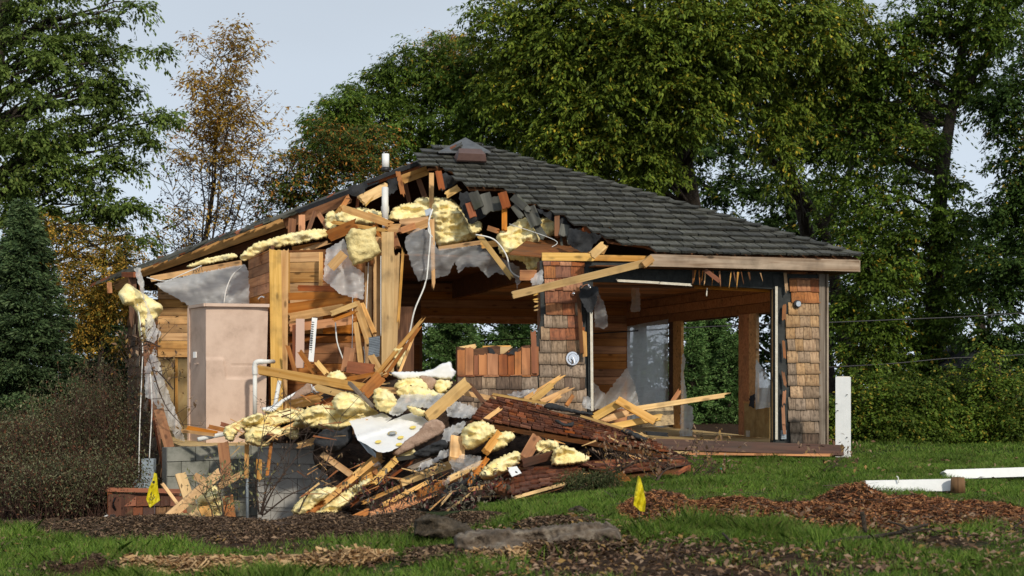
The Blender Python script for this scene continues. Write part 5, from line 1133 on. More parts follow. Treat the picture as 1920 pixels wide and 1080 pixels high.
# small splinters strewn over the pile
V_ = []
def strewn(n, fn, lmin, lmax, wmin, wmax, out):
    for _ in range(n):
        px, py, Y = fn()
        if 645 < px < 850 and 765 < py < 855: continue
        c = P(px, py, Y); a = R.uniform(-.9, .9)+(math.pi if R.random() < .5 else 0); d = Vector((math.cos(a), R.uniform(-.5, .5), math.sin(a)*.8)).normalized(); L = R.uniform(lmin, lmax); w_ = R.uniform(wmin, wmax)
        n_ = (CAM-c).normalized(); s = d.cross(n_).normalized()*w_/2; e = d*L/2
        th = n_.normalized()*w_*.4
        out += [(c-e-s, c+e-s*.3, c+e*1.1+s*.4, c-e+s), (c-e-s-th, c+e-s*.3-th, c+e-s*.3, c-e-s)]
lst = []
def fpile():
    t = R.random(); px = R.uniform(560, 1280)
    top = np.interp(px, [560, 700, 850, 930, 1100, 1250, 1290], [790, 730, 735, 760, 800, 850, 865]); bot = np.interp(px, [560, 650, 740, 900, 1000, 1200, 1290], [950, 968, 968, 940, 935, 905, 880])
    py = top+(bot-top)*R.random()**.7; return px, py, 17.5-(py-740)/200*1.9
strewn(110, fpile, .05, .3, .006, .025, lst)
def fleft():
    px = R.uniform(420, 740); top = np.interp(px, [420, 560, 740], [800, 745, 690]); py = R.uniform(top, top+60); return px, py, 18.3-(py-700)/200
strewn(70, fleft, .05, .25, .006, .025, lst)
mm = rough_mat('splinters', [(.05, .02, .012), (.30, .11, .04), (.55, .30, .11), (.68, .45, .2), (.1, .05, .03)], island=True)
o = np_mesh('splinters', np.array([[tuple(p_) for p_ in q_] for q_ in lst]), 4, mm); tag(o, 'small wood splinters strewn over the debris pile', None, kind='stuff')
def chips_on(name, label, N, fn, lmin, lmax, mat, wr=(.2, .4), up=.02, rh=0):
    xy = fn(N); N = len(xy); x, y = xy[:, 0], xy[:, 1]; z = gh(x, y)+NR.uniform(.0, up, N)
    a = NR.uniform(0, 2*np.pi, N); L = NR.uniform(lmin, lmax, N)/2; w_ = L*NR.uniform(*wr, N); tl = NR.normal(0, .35, N); tw = NR.normal(0, .5, N)
    d = np.stack([np.cos(a)*np.cos(tl), np.sin(a)*np.cos(tl), np.sin(tl)], 1)*L[:, None]; s = np.stack([-np.sin(a)*np.cos(tw), np.cos(a)*np.cos(tw), np.sin(tw)], 1)*w_[:, None]
    c = np.stack([x, y, z], 1); Vv = np.stack([c-d-s, c+d-s*.6, c+d*1.05+s*.7, c-d+s], 1) if not rh else np.stack([c-d, c+s-d*.1+np.array([0, 0, .006]), c+d, c-s-d*.1+np.array([0, 0, .006])], 1)
    o = np_mesh(name, Vv, 4, mat); tag(o, label, None, kind='stuff'); return o
def vis_xy(n, y0, y1, x0=-20, x1=1940):
    Y = np.sqrt(NR.uniform(y0**2, y1**2, n)); px = NR.uniform(x0, x1, n); return np.stack([(px-960)/F*Y, Y], 1)
def f_mulch(N):
    q_ = vis_xy(N, 9.8, 14); k = inmound(q_[:, 0], q_[:, 1]) & (q_[:, 0] > .7); return q_[k]
def f_soil(N):
    q_ = vis_xy(N, 8, 14, -20, 1150); k = (mound_h(q_[:, 0], q_[:, 1]) > .015); return q_[k]
MULCH = rough_mat('bark_mulch', [(.04, .018, .010), (.14, .052, .022), (.26, .10, .04), (.44, .21, .085), (.07, .03, .018)], island=True, spec=.15)
SOILC = rough_mat('soil_crumbs', [(.02, .013, .009), (.06, .038, .024), (.12, .078, .05), (.26, .17, .10)], island=True, spec=.1)
CHIP = rough_mat('pale_chips', [(.20, .11, .05), (.42, .26, .12), (.55, .37, .19), (.12, .07, .04)], island=True, spec=.2)
chips_on('bark_mulch', 'red brown bark mulch covering the right mounds', 200000, f_mulch, .012, .045, MULCH, up=.02)
chips_on('soil_crumbs', 'dark crumbly soil and twigs on the left mounds', 160000, f_soil, .008, .035, SOILC, (.2, .6), up=.015)
def f_front(N):
    q_ = vis_xy(N, 8.2, 9.6, 230, 1000); h = mound_h(q_[:, 0], q_[:, 1]); return q_[h > .02]
chips_on('wood_chips', 'pale wood chips heaped on the foreground soil', 16000, f_front, .03, .11, CHIP, (.12, .3), up=.05)
DEADL = rough_mat('fallen_leaves', [(.07, .04, .02), (.16, .09, .05), (.32, .22, .14), (.10, .045, .025), (.28, .17, .05), (.06, .04, .03)], island=True, spec=.3)
def f_leaf(N):
    q_ = vis_xy(N, 7.7, 10.6, 850, 1940); return q_
chips_on('clod_crumbs', 'soil crumbs banked against the concrete footing', 14000, lambda N: np.stack([NR.uniform((760-960)/F*9.3, (1190-960)/F*9.3, N), NR.normal(9.25, .18, N)], 1), .01, .05, SOILC, (.3, .6), up=.05)
chips_on('fallen_leaves', 'brown fallen leaves scattered in the foreground grass', 5200, f_leaf, .02, .07, DEADL, (.3, .6), up=.06, rh=1)
chips_on('lawn_leaves', 'sparse dead leaves and scraps on the far lawn', 900, lambda N: vis_xy(N, 11, 18.5, 1150, 1940), .03, .08, DEADL, (.3, .6), up=.05, rh=1)
chips_on('strip_leaves', 'dead leaves lying on the left grass strip', 900, lambda N: vis_xy(N, 8.4, 11.0, -10, 850), .02, .06, DEADL, (.3, .6), up=.05, rh=1)
# grass blades
def grass(name, label, N, fn, hmin, hmax, wd, mat):
    q_ = fn(N); x, y = q_[:, 0], q_[:, 1]; N = len(x); z = gh(x, y)-.005; a = NR.uniform(0, 2*np.pi, N); h = NR.uniform(hmin, hmax, N)*(1+.5*np.sin(x*3.1+1)*np.sin(y*2.3)+.35*np.sin(x*9+2)*np.sin(y*7.7))
    lx = NR.normal(0, .45, N)*h; ly = NR.normal(0, .45, N)*h; w_ = wd*NR.uniform(.6, 1.2, N)
    s = np.stack([np.cos(a)*w_, np.sin(a)*w_, 0*a], 1); c = np.stack([x, y, z], 1); t_ = c+np.stack([lx, ly, h], 1); m_ = c+np.stack([lx*.35, ly*.35, h*.6], 1)
    o = np_mesh(name, np.stack([c-s, c+s, m_+s*.7, t_, m_-s*.7], 1), 5, mat); tag(o, label, None, kind='stuff')
GR = leaf_mat('grass', [(0, (.055, .11, .016)), (.5, (.125, .22, .030)), (.80, (.21, .31, .05)), (.93, (.20, .20, .06)), (1, (.28, .22, .10))], .3, .45)
def f_lawn(N):
    q_ = vis_xy(N, 11.5, 19.2, 900, 1960); x, y = q_[:, 0], q_[:, 1]; px = 960+x*F/y
    k = ~inmound(x, y) & ~((px < 1290) & (y > 15.6)) & ~((px < 1010) & (y > 14.8)) & ((px > 1180) | (y < 15.3) | True); return q_[k]
def f_near(N):
    q_ = vis_xy(N, 7.4, 11.6); x, y = q_[:, 0], q_[:, 1]; m_ = mound_h(x, y); k = (m_ < .012) & ((bare(x, y)+NR.normal(0, .3, len(x))) > -.5); return q_[k]
def f_back(N): return vis_xy(N, 19.2, 27, 1480, 1960)
grass('lawn_grass', 'bright green lawn between the mulch mounds and the house', 200000, f_lawn, .03, .075, .0035, GR)
grass('foreground_grass', 'patchy green grass in the foreground', 130000, f_near, .03, .085, .0028, GR)
grass('far_grass', 'lawn running up to the hedge on the right', 25000, f_back, .03, .07, .006, GR)
# blocks, stones, posts
bx = thing('white_post', 'upright white square post standing right of the house corner', 'post', gpt(1580, 18.7))
zt_ = P(0, 707, 18.6).z; zb_ = P(0, 858, 18.6).z
mb = MB(); a = math.radians(-14); X_ = Vector((math.cos(a), math.sin(a), 0)); Yv = Vector((-math.sin(a), math.cos(a), 0)); cpt = P(1581, 780, 18.7)
mb.box(Vector((cpt.x, cpt.y, (zt_+zb_)/2)), X_*.20, Yv*.16, (0, 0, zt_-zb_)); mb.build('post_sleeve', PAINT, bx)
mb = MB(); mb.box(Vector((cpt.x, cpt.y, zt_+.004)), X_*.17, Yv*.13, (0, 0, .01)); mb.build('post_core', CREAM, bx)
for x, y in ((1588, 740), (1569, 757), (1571, 770), (1588, 820), (1569, 842), (1588, 842)):
    p_ = P(x, y, 18.6)-Yv*.0; mb = MB(); mb.tube([p_+Vector((0, -.02, 0)), p_+Vector((0, .05, 0))], .006, 8); mb.build('bolt_hole', BLACK, bx)
def lying(label, x0, y0, x1, y1, Y0, Y1, h, endmat=None):
    r = thing('fallen_post', label, 'post', P((x0+x1)/2, (y0+y1)/2, (Y0+Y1)/2), 'white posts lying on the lawn'); a = P(x0, y0, Y0); b_ = P(x1, y1, Y1)
    board('post_sleeve', a, b_, h, h*.9, PAINT, r, n=(0, -.9, .25), jag=(.03, 0)); return r
p1 = lying('nearer white post lying on the lawn with a wooden stub at its end', 1624, 914, 1784, 911, 13.2, 13.1, .115)
mb = MB(); mb.tube([P(1796, 924, 12.95), P(1796, 895, 12.95)], [.07, .062], 14); mb.build('wooden_stub', wood('stub_wood', (.30, .17, .08), (.14, .075, .035), grain=(22, 22, 2)), p1, True)
tube_obj('bent_nail', spline([P(1685, 905, 13.1), P(1684, 896, 13.1), P(1681, 893, 13.1)], 4), .006, PVC, p1, 6)
lying('farther white post lying on the lawn and running out of frame right', 1774, 891, 2020, 883, 14.6, 14.9, .10)
SOD = rough_mat('sod', [(.02, .014, .009), (.06, .045, .028), (.13, .10, .07)], 14, 1, 1, dist=.03)
rk = pillow('concrete_lump', [(850, 1004), (880, 994), (930, 990), (985, 992), (1040, 984), (1100, 979), (1140, 979), (1160, 990), (1167, 1010), (1166, 1034), (1120, 1044), (1000, 1048), (900, 1042), (850, 1036)], 9.35, .35, ROCK, g=3.5, amp=.7, ns=7, Yg=(0, -.3), edge=.3, bj=2.2, rnd=0); tag(rk, 'long mud caked concrete footing lying in the foreground', 'concrete')
rk = pillow('mud_clod', [(778, 1005), (776, 975), (800, 963), (840, 968), (880, 985), (890, 1005), (830, 1015)], 10.1, .3, SOD, g=3.5, amp=.8, ns=7, edge=.25, bj=2.2, rnd=0); tag(rk, 'dark muddy block behind the left end of the concrete footing', 'concrete')

for poly, Y, lab in (([(1064, 972), (1066, 955), (1085, 948), (1105, 958), (1112, 975), (1090, 982)], 11.2, 'dark sod clump in the grass right of the concrete footing'),
    ([(1118, 985), (1122, 975), (1135, 972), (1142, 982), (1138, 990)], 10.6, 'small dark clod just right of the sod clump')):
    tag(pillow('sod_clump', poly, Y, .16, SOD, g=3.5, amp=2.2, ns=22, bj=2.5), lab, 'sod', 'overturned sod clumps')
# flags
for lab, poly, Y, st in (('yellow marker flag with black print in front of the hatch door', [(289, 886), (294, 888), (296, 915), (300, 938), (281, 952), (274, 936), (279, 915), (286, 900)], 12.4, (290, 990)),
                         ('plain yellow marker flag in front of the fallen roof panels', [(1197, 891), (1201, 897), (1206, 915), (1211, 940), (1209, 960), (1200, 958), (1188, 947), (1190, 925), (1194, 905)], 10.3, (1199, 985))):
    r = thing('marker_flag', lab, 'flag', P(st[0], st[1], Y)); fl = sheet('flag', poly, Y, YEL, r, g=3, amp=.02, ns=9, fold=(9, .025, .2), bj=0)
    tube_obj('wire_stake', [P(poly[0][0], poly[0][1], Y+.03), P(st[0], st[1], Y+.03)], .0018, METAL, r, 6)
    if 'print' in lab:
        v = [P(288+2.6*math.cos(t), 904+2.8*math.sin(t), Y-.06) for t in [i*math.pi/6 for i in range(12)]]; mesh_obj('grommet_mark', v, [tuple(range(12))[::-1]], BLACK, r)
        for a in ((281, 929, 285, 922), (283, 934, 284, 925), (285, 935, 289, 927), (280, 934, 284, 938), (286, 938, 290, 931)):
            board('print_stroke', P(a[0], a[1], Y-.06), P(a[2], a[3], Y-.06), .006, .001, BLACK, r)
def crumple(label, poly, Y, m_, cat='litter'): tag(pillow('litter', poly, Y, .05, m_, g=2.5, amp=2, ns=20), label, cat)
crumple('crumpled white paper in the grass below the pile', [(930, 980), (929, 968), (937, 963), (944, 975), (942, 981)], 13.0, PAINT); crumple('small turquoise scrap in the grass right of the pile', [(1347, 885), (1347, 878), (1355, 878), (1354, 886)], 16.4, plain('turquoise', (.08, .45, .50), .5))
crumple('small blue cap near the hedge', [(1819, 853), (1818, 848), (1823, 848), (1823, 853)], 21, plain('blue', (.05, .3, .6), .5))
# ------------------------------------------------------------------ vegetation
def leaf_cloud(C, Rr, n, size, flat=.5, droop=.35, asp=.45, spread=.5, tilt=.6, T=0):
    """C (k,3) clump centres, Rr (k,) radii -> leaf quads; T > 0 strings the leaves along T drooping twigs per clump"""
    k = len(C); idx = NR.integers(0, k, n); c = C[idx]; r = Rr[idx]
    if T:
        ta = NR.uniform(0, 2*np.pi, (k, T)); te = NR.normal(.15, .45, (k, T)); tl = NR.uniform(.6, 1.35, (k, T)); tv = NR.integers(0, T, n)
        a0 = ta[idx, tv]; e0 = te[idx, tv]; L0 = tl[idx, tv]*r; u = NR.random(n)**.75
        hd = np.stack([np.cos(a0), np.sin(a0), 0*a0], 1); o = hd*(np.cos(e0)*u*L0)[:, None]; o[:, 2] += (np.sin(e0)*u-droop*1.2*u*u)*L0*(flat+.35)
        sd = NR.choice([-1, 1], n); a = a0+sd*NR.uniform(.2, .9, n); el = np.clip(e0*.4-droop*1.3*u+NR.normal(-.25, tilt*.5, n), -1.4, .8)
        p = c+o+NR.normal(0, .018, (n, 3))+np.stack([-np.sin(a0), np.cos(a0), 0*a0], 1)*(sd*.02)[:, None]
    else:
        o = NR.normal(0, spread, (n, 3)); o = o/np.maximum(1, np.linalg.norm(o, axis=1)/1.1)[:, None]; o[:, 2] *= flat
        o[:, 2] -= droop*(o[:, 0]**2+o[:, 1]**2); p = c+o*r[:, None]
        a = np.arctan2(o[:, 1], o[:, 0])+NR.normal(0, .9, n); el = NR.normal(-.6, tilt, n)
    d = np.stack([np.cos(a)*np.cos(el), np.sin(a)*np.cos(el), np.sin(el)], 1); up = NR.normal(0, .38, (n, 3))+[0, -.2, 1]
    s = np.cross(d, up); s /= np.linalg.norm(s, axis=1)[:, None]; L = size*NR.uniform(.45, 1.2, n)[:, None]
    nr = np.cross(s, d)
    return np.stack([p, p+d*L*.45+s*L*asp*.5+nr*L*.06, p+d*L, p+d*L*.45-s*L*asp*.5+nr*L*.06], 1)
def blob_clumps(blobs, n, cr, inner=.35):
    B = []; W_ = np.array([b[3]**2 for b in blobs], float); W_ /= W_.sum(); ii = NR.choice(len(blobs), n, p=W_)
    for i in ii:
        px, py, Y, r = blobs[i][:4]; sz = blobs[i][4] if len(blobs[i]) > 4 else 1; c = P(px, py, Y); rr = r*Y/F
        v = NR.normal(0, 1, 3); v /= np.linalg.norm(v); t = (inner+(1-inner)*NR.random())**.5 if NR.random() < .8 else NR.random()
        if v[1] > 0 and NR.random() < .4: v[1] = -v[1]
        B.append((c.x+v[0]*rr*t, c.y+v[1]*rr*t*.8, c.z+v[2]*rr*t*sz))
    B = np.array(B); B[:, 2] = np.maximum(B[:, 2], -.3); return B, NR.uniform(cr*.6, cr*1.3, len(B))
def limb(mb, a, b, r0, r1, seg=6, wob=.08, n=6):
    a = Vector(a); b = Vector(b); L = (b-a).length; m = a.lerp(b, .5)+Vector((0, 0, .12*L)); ps = []; rs = []
    for i in range(seg+1):
        t = i/seg; p = a.lerp(m, t).lerp(m.lerp(b, t), t); e = math.sin(math.pi*t)*wob*L
        ps.append(p+Vector((R.uniform(-e, e), R.uniform(-e, e), R.uniform(-e, e)))*.5); rs.append(r0+(r1-r0)*t**.7)
    mb.tube(ps, rs, n, False); return ps
def tree(name, label, cat, trunk, tr, blobs, ncl, cr, nleaf, size, mat, bark=BARK, flat=.5, droop=.35, asp=.45, group=None, inner=.35, nbr=None, spread=.5, extra=None, tilt=.6):
    tp = [P(*q) for q in trunk]; root = thing(name, label, cat, tp[0], group)
    mb = MB(); sp = spline(tp, 6); k = len(sp); mb.tube(sp, [tr*(1-.8*(i/(k-1))) for i in range(k)], 10, False)
    C, Rr = blob_clumps(blobs, ncl, cr, inner)
    nb = nbr or min(70, ncl)
    for i in NR.choice(len(C), min(nb, len(C)), replace=False):
        c = Vector(C[i]); j = min(range(k), key=lambda q: (sp[q]-c).length+abs(sp[q].z-(c.z-.35*(c-sp[q]).length))*1.2)
        limb(mb, sp[j], c, max(.02, tr*.28*(1-.6*j/k)), .008)
    if extra:
        for e in extra:
            ps = [P(*q) for q in e[0]]; s2 = spline(ps, 6); mb.tube(s2, [e[1]*(1-.75*i/(len(s2)-1)) for i in range(len(s2))], 8, False)
    mb.build('trunk', bark, root, True)
    o = np_mesh('crown', leaf_cloud(C, Rr*1.15, int(nleaf*1.45), size*.86, flat, droop, asp, spread, tilt, 9), 4, mat, root); return root
def lm(name, g1, g2, g3, yf, ycol, tr=.35): return leaf_mat(name, [(0, g1), (.45, g2), (1-yf-.01, g3), (1-yf+.01, ycol), (1, tuple(min(1, c*1.25) for c in ycol))], tr)
_lm = lm
GA = lm('leaf_maple', (.065, .105, .022), (.115, .17, .032), (.20, .26, .06), .02, (.25, .20, .05))
GB = lm('leaf_olive', (.055, .095, .014), (.13, .185, .022), (.23, .28, .036), .07, (.50, .38, .04))
GC = lm('leaf_mid', (.048, .090, .014), (.100, .165, .022), (.18, .25, .035), .06, (.42, .28, .03))
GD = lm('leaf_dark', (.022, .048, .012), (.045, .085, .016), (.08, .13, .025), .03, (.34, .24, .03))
GE = lm('leaf_orange', (.045, .085, .02), (.08, .125, .025), (.16, .15, .03), .22, (.42, .18, .035))
GY = lm('leaf_gold', (.26, .17, .03), (.44, .27, .045), (.55, .36, .07), .15, (.35, .16, .04))
GH = lm('leaf_hedge', (.05, .095, .012), (.10, .16, .018), (.17, .23, .035), .10, (.36, .28, .04))
GBR = lm('leaf_brush', (.04, .045, .018), (.09, .095, .04), (.22, .21, .12), .2, (.14, .06, .03), .2)
GS = leaf_mat('needle_blue', [(0, (.035, .065, .026)), (.5, (.068, .112, .042)), (1, (.12, .17, .065))], .1)
GS3 = leaf_mat('needle_green', [(0, (.05, .11, .03)), (.5, (.10, .19, .05)), (1, (.19, .29, .09))], .1)
GS2 = leaf_mat('needle_dark', [(0, (.010, .024, .014)), (.6, (.022, .045, .024)), (1, (.045, .075, .035))], .1)
BERRY = plain('dried_seed', (.02, .014, .01), .9)
GRP = 'trees behind the house'
# left maple with layered branches
bl_ = [(20, 60, 27, 150), (120, 30, 27, 100), (250, 20, 27, 35, .5), (60, 180, 26.5, 130), (180, 130, 27, 95, .7), (290, 85, 27, 42, .45), (215, 170, 27, 60, .6), (235, 240, 27, 75, .6), (310, 225, 27, 32, .5), (60, 300, 26.5, 110, .8), (170, 320, 27, 75, .7), (235, 300, 27, 45, .5), (90, 400, 26.8, 90, .7), (200, 400, 27, 60, .55), (250, 385, 27, 28, .5), (260, 455, 27, 30, .5), (-60, 250, 27, 150)]
tree('maple_tree', 'tall dark green maple with layered branches at the left edge', 'tree', [(-60, 1000, 27), (-50, 600, 27), (-30, 300, 27), (10, 0, 27), (20, -150, 27)], .3, bl_, 460, .38, 52000, .115, GA, flat=.4, droop=.5, asp=.5, group=GRP, nbr=150)
# gold ash sapling: fan of stems
root = thing('ash_sapling', 'slender sapling with golden leaves above the left roof slope', 'tree', P(360, 700, 29), GRP); mb = MB(); Cg = []; Cb = []
for x0, x1, y1, r in ((372, 385, 170, .03), (352, 430, 95, .05), (365, 415, 110, .035), (360, 445, 100, .03), (350, 500, 230, .03), (362, 470, 210, .03), (345, 355, 260, .02), (380, 480, 330, .02), (400, 510, 300, .02), (340, 320, 330, .015), (335, 305, 420, .012), (375, 400, 100, .02)):
    a = P(x0, 700, 29+R.uniform(-.5, .5)); b_ = P(x1, y1, 29+R.uniform(-.6, .6)); ps = [a.lerp(b_, t)+Vector((R.uniform(-.05, .05)*(0 < t < 1), 0, 0)) for t in [i/10 for i in range(11)]]
    mb.tube(ps, [r*(1.15-t/10) for t in range(11)], 6, False)
    for i in range(4, 11):
        for _ in range(5):
            s = R.choice((-1, 1)); p = ps[i]+(ps[i]-ps[i-1])*R.uniform(-.8, .1); e = p+Vector((s*R.uniform(.15, .6), R.uniform(-.4, .4), R.uniform(.1, .5))); mb.tube([p, p.lerp(e, .5)+Vector((0, 0, -.03)), e], [.009, .007, .004], 4, False)
            X1, Y1 = proj(e)
            if Y1 < 300 or R.random() < .10: Cg.append(e); Cg.append(p.lerp(e, .6))
            elif R.random() < .8: Cb.append(e)
            if Y1 < 300 and 345 < X1 < 460: Cg += [e+Vector((R.uniform(-.25, .25), 0, R.uniform(-.2, .3))) for _ in range(3)]
mb.build('trunk', BARK, root, True)
Cg = np.array([tuple(c) for c in Cg]); np_mesh('crown', leaf_cloud(Cg, np.full(len(Cg), .24), 12500, .11, .8, .2, .38, T=6), 4, GY, root)
Cb = np.array([tuple(c) for c in Cb]); np_mesh('seed_clusters', leaf_cloud(Cb, np.full(len(Cb), .12), 5200, .05, .9, .1, .8), 4, BERRY, root)
np_mesh('low_leaves', leaf_cloud(Cb, np.full(len(Cb), .3), 900, .11, .8, .2, .35), 4, GY, root)
# orange-green tree behind the left roof
tree('ornamental_tree', 'bushy tree with orange and green leaves left of the vent stack', 'tree', [(600, 720, 29.5), (600, 450, 29.5), (610, 300, 29.5)], .12,
     [(560, 330, 29.5, 60), (620, 290, 29.5, 65), (680, 330, 29.5, 60), (520, 370, 29.5, 45), (640, 370, 29.5, 60), (500, 400, 29.5, 30), (700, 280, 30, 50)], 260, .34, 17000, .11, GE, group=GRP, asp=.4)
# mid row of trees across the middle
tree('walnut_tree', 'olive green drooping tree rising left of the roof peak', 'tree', [(760, 760, 33), (770, 500, 33), (790, 250, 33), (800, 130, 33)], .2,
     [(640, 230, 33, 60), (700, 190, 33, 75), (780, 150, 33, 75), (850, 130, 33, 80), (740, 260, 32.5, 95), (850, 240, 32.5, 110), (930, 200, 33, 100), (620, 270, 33, 50), (870, 170, 34, 60)], 520, .42, 52000, .125, GC, group=GRP, asp=.42, droop=.45, tilt=.6)
tree('young_walnut', 'small green tree with upright twigs left of the drooping tree', 'tree', [(610, 720, 31.5), (610, 400, 31.5), (625, 230, 31.5)], .1,
     [(620, 215, 31.5, 38), (660, 205, 31.5, 35), (600, 240, 31.5, 30), (650, 260, 31.5, 50)], 110, .34, 7500, .12, GC, group=GRP, asp=.38)
bigblobs = [(980, 40, 31, 110), (1090, 60, 30.5, 130), (1220, 40, 30, 150), (1350, 60, 30, 130), (1010, 160, 31, 110), (1130, 190, 30.5, 130), (1280, 160, 30, 110), (1060, 280, 31, 90), (1180, 290, 30.5, 70), (1380, 150, 30, 60), (1240, 320, 30.5, 40), (950, 110, 32, 60), (1480, 40, 30, 90)]
tree('elm_tree', 'large olive green tree filling the sky above the roof', 'tree', [(1330, 860, 34), (1310, 500, 33), (1270, 250, 32), (1200, 20, 32), (1180, -100, 32)], .32, bigblobs, 1100, .5, 128000, .14, GB, group=GRP, asp=.44, droop=.42, tilt=.6, nbr=160, flat=.5)
tree('trailing_elm', 'tree with hanging sprays of yellow green leaves right of centre', 'tree', [(1560, 860, 34.5), (1530, 550, 34.5), (1490, 350, 34), (1380, 120, 33)], .3,
     [(1460, 230, 31, 50, 1.2), (1470, 310, 31, 38, 1.3), (1330, 210, 31, 45), (1560, 60, 31, 90), (1600, 150, 32, 60), (1430, 120, 31, 60), (1510, 150, 31.5, 60)], 250, .42, 26000, .135, GB, group=GRP, asp=.44, droop=.55, tilt=.6,
     extra=[([(1620, 800, 34.5), (1575, 600, 34.3), (1540, 420, 34), (1400, 250, 33.5)], .22), ([(1540, 430, 34), (1600, 300, 34), (1620, 120, 34)], .12)])
tree('tall_elm', 'tall tree with thick bare trunk behind the right hedge', 'tree', [(1745, 870, 31), (1748, 700, 31), (1755, 500, 31), (1770, 300, 31), (1800, 120, 31), (1830, -50, 31)], .27,
     [(1790, 40, 31, 110), (1880, 30, 30, 80), (1700, 90, 31, 80), (1650, 260, 31.5, 60), (1720, 330, 31.2, 50), (1680, 420, 30.8, 70), (1770, 430, 30.5, 55), (1660, 540, 30.5, 85), (1760, 600, 30.5, 60), (1600, 480, 31, 60), (1720, 700, 30.5, 60), (1640, 650, 30.5, 70), (1590, 590, 31, 50), (1800, 520, 30.3, 50), (1640, 180, 31.6, 75), (1560, 250, 32, 70), (1600, 380, 31.8, 70), (1720, 200, 31.4, 60), (1740, 260, 30.6, 40), (1830, 160, 31, 50), (1770, 350, 30.5, 34)], 760, .42, 80000, .13, GC, group=GRP, asp=.48, droop=.4, nbr=110,
     extra=[([(1768, 330, 31), (1720, 200, 31.3), (1650, 90, 31.6), (1600, 0, 32)], .12), ([(1790, 200, 31), (1850, 100, 30.6), (1900, 0, 30.3)], .10), ([(1700, 880, 33), (1650, 750, 33.5), (1560, 600, 34)], .2)])
tree('shaded_maple', 'dark leafy tree at the far right edge', 'tree', [(1990, 870, 29), (1960, 500, 29), (1930, 200, 29)], .25,
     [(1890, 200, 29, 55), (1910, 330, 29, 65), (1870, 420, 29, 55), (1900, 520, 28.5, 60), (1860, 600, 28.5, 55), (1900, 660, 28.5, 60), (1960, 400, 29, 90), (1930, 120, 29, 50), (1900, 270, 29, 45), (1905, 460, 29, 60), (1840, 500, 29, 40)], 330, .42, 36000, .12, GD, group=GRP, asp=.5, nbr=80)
tree('autumn_tree', 'pale yellow orange tree top peeping over the drooping tree', 'tree', [(830, 760, 36), (835, 300, 36), (850, 110, 36)], .15,
     [(830, 95, 35.5, 38), (870, 110, 35.5, 45), (800, 130, 35.5, 35), (850, 150, 35, 50)], 110, .4, 7000, .11, lm('leaf_autumn', (.14, .14, .03), (.30, .22, .05), (.46, .30, .08), .3, (.5, .26, .06)), group=GRP)
# darker trees filling behind
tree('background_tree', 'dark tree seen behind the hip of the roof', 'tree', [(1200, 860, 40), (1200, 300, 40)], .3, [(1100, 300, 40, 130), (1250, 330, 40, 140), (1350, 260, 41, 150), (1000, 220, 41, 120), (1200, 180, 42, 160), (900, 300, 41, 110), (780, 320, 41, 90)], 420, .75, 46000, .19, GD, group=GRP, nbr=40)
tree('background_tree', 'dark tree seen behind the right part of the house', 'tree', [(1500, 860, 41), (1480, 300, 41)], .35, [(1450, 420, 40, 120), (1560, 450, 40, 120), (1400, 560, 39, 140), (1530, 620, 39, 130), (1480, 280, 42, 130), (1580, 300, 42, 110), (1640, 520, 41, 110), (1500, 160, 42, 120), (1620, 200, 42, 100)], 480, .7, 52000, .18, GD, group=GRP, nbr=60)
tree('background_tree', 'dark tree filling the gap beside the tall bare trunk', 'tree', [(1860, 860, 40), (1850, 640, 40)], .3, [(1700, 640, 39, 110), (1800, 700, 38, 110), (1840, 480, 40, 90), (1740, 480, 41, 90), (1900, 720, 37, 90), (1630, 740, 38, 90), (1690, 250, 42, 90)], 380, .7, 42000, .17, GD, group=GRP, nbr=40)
# conifers
def conifer(label, px, ytop, ybase, Y, wpx, n, mat, group=GRP, name='spruce_tree', needle=.10, dens=1.0):
    base = P(px, ybase, Y); top = P(px, ytop, Y); Hh = top.z-base.z; Wd = wpx*Y/F/2; root = thing(name, label, 'tree', base, group); mb = MB(); mb.tube([base, base.lerp(top, .6), top], [.12, .07, .012], 8, False); Q = []; D_ = []
    for i in range(n):
        t = (i/n)**.85; z = Hh*t; rr = Wd*(1-t)**.8*R.uniform(.75, 1.1)+.08; a = R.uniform(0, 2*math.pi); 
        if math.sin(a) > .3 and R.random() < .5: a = -a
        o = base+Vector((0, 0, z+.1)); e = o+Vector((math.cos(a)*rr, math.sin(a)*rr, -.22*rr+.1)); mb.tube([o, o.lerp(e, .5)+Vector((0, 0, -.03)), e+Vector((0, 0, .06*rr))], [.02, .012, .004], 4, False)
        m = int(26*rr*dens)+6; u = NR.random(m)**.6; lat = NR.normal(0, .16, m)*(1.15-u)*rr*1.2; pd = np.array((-math.sin(a), math.cos(a), 0)); od = np.array((math.cos(a), math.sin(a), -.25))
        p = np.array(o)[None]+u[:, None]*(np.array(e)-np.array(o))[None]+lat[:, None]*pd; p[:, 2] -= np.abs(lat)*.45; Q.append(p); D_.append(od[None]+np.sign(lat)[:, None]*pd*.6+NR.normal(0, .25, (m, 3)))
    mb.build('trunk', BARK, root); Q = np.concatenate(Q); D_ = np.concatenate(D_); k = 5; Q = np.repeat(Q, k, 0)+NR.normal(0, .035, (len(Q)*k, 3)); D_ = np.repeat(D_, k, 0)+NR.normal(0, .35, (len(D_)*k, 3)); D_ /= np.linalg.norm(D_, axis=1)[:, None]
    s = np.cross(D_, NR.normal(0, 1, D_.shape)); s /= np.linalg.norm(s, axis=1)[:, None]; L = needle*NR.uniform(.6, 1.3, len(Q))[:, None]
    np_mesh('crown', np.stack([Q, Q+D_*L*.5+s*.014, Q+D_*L, Q+D_*L*.5-s*.014], 1), 4, mat, root)
grass('sod_grass', 'grass growing on the overturned sod clumps', 5000, lambda N: np.stack([NR.choice([(95-960)/F*8.65, (168-960)/F*8.7, (528-960)/F*8.85, (250-960)/F*8.7], N)+NR.normal(0, .10, N), 8.55+NR.normal(0, .12, N)], 1), .06, .14, .003, GR)
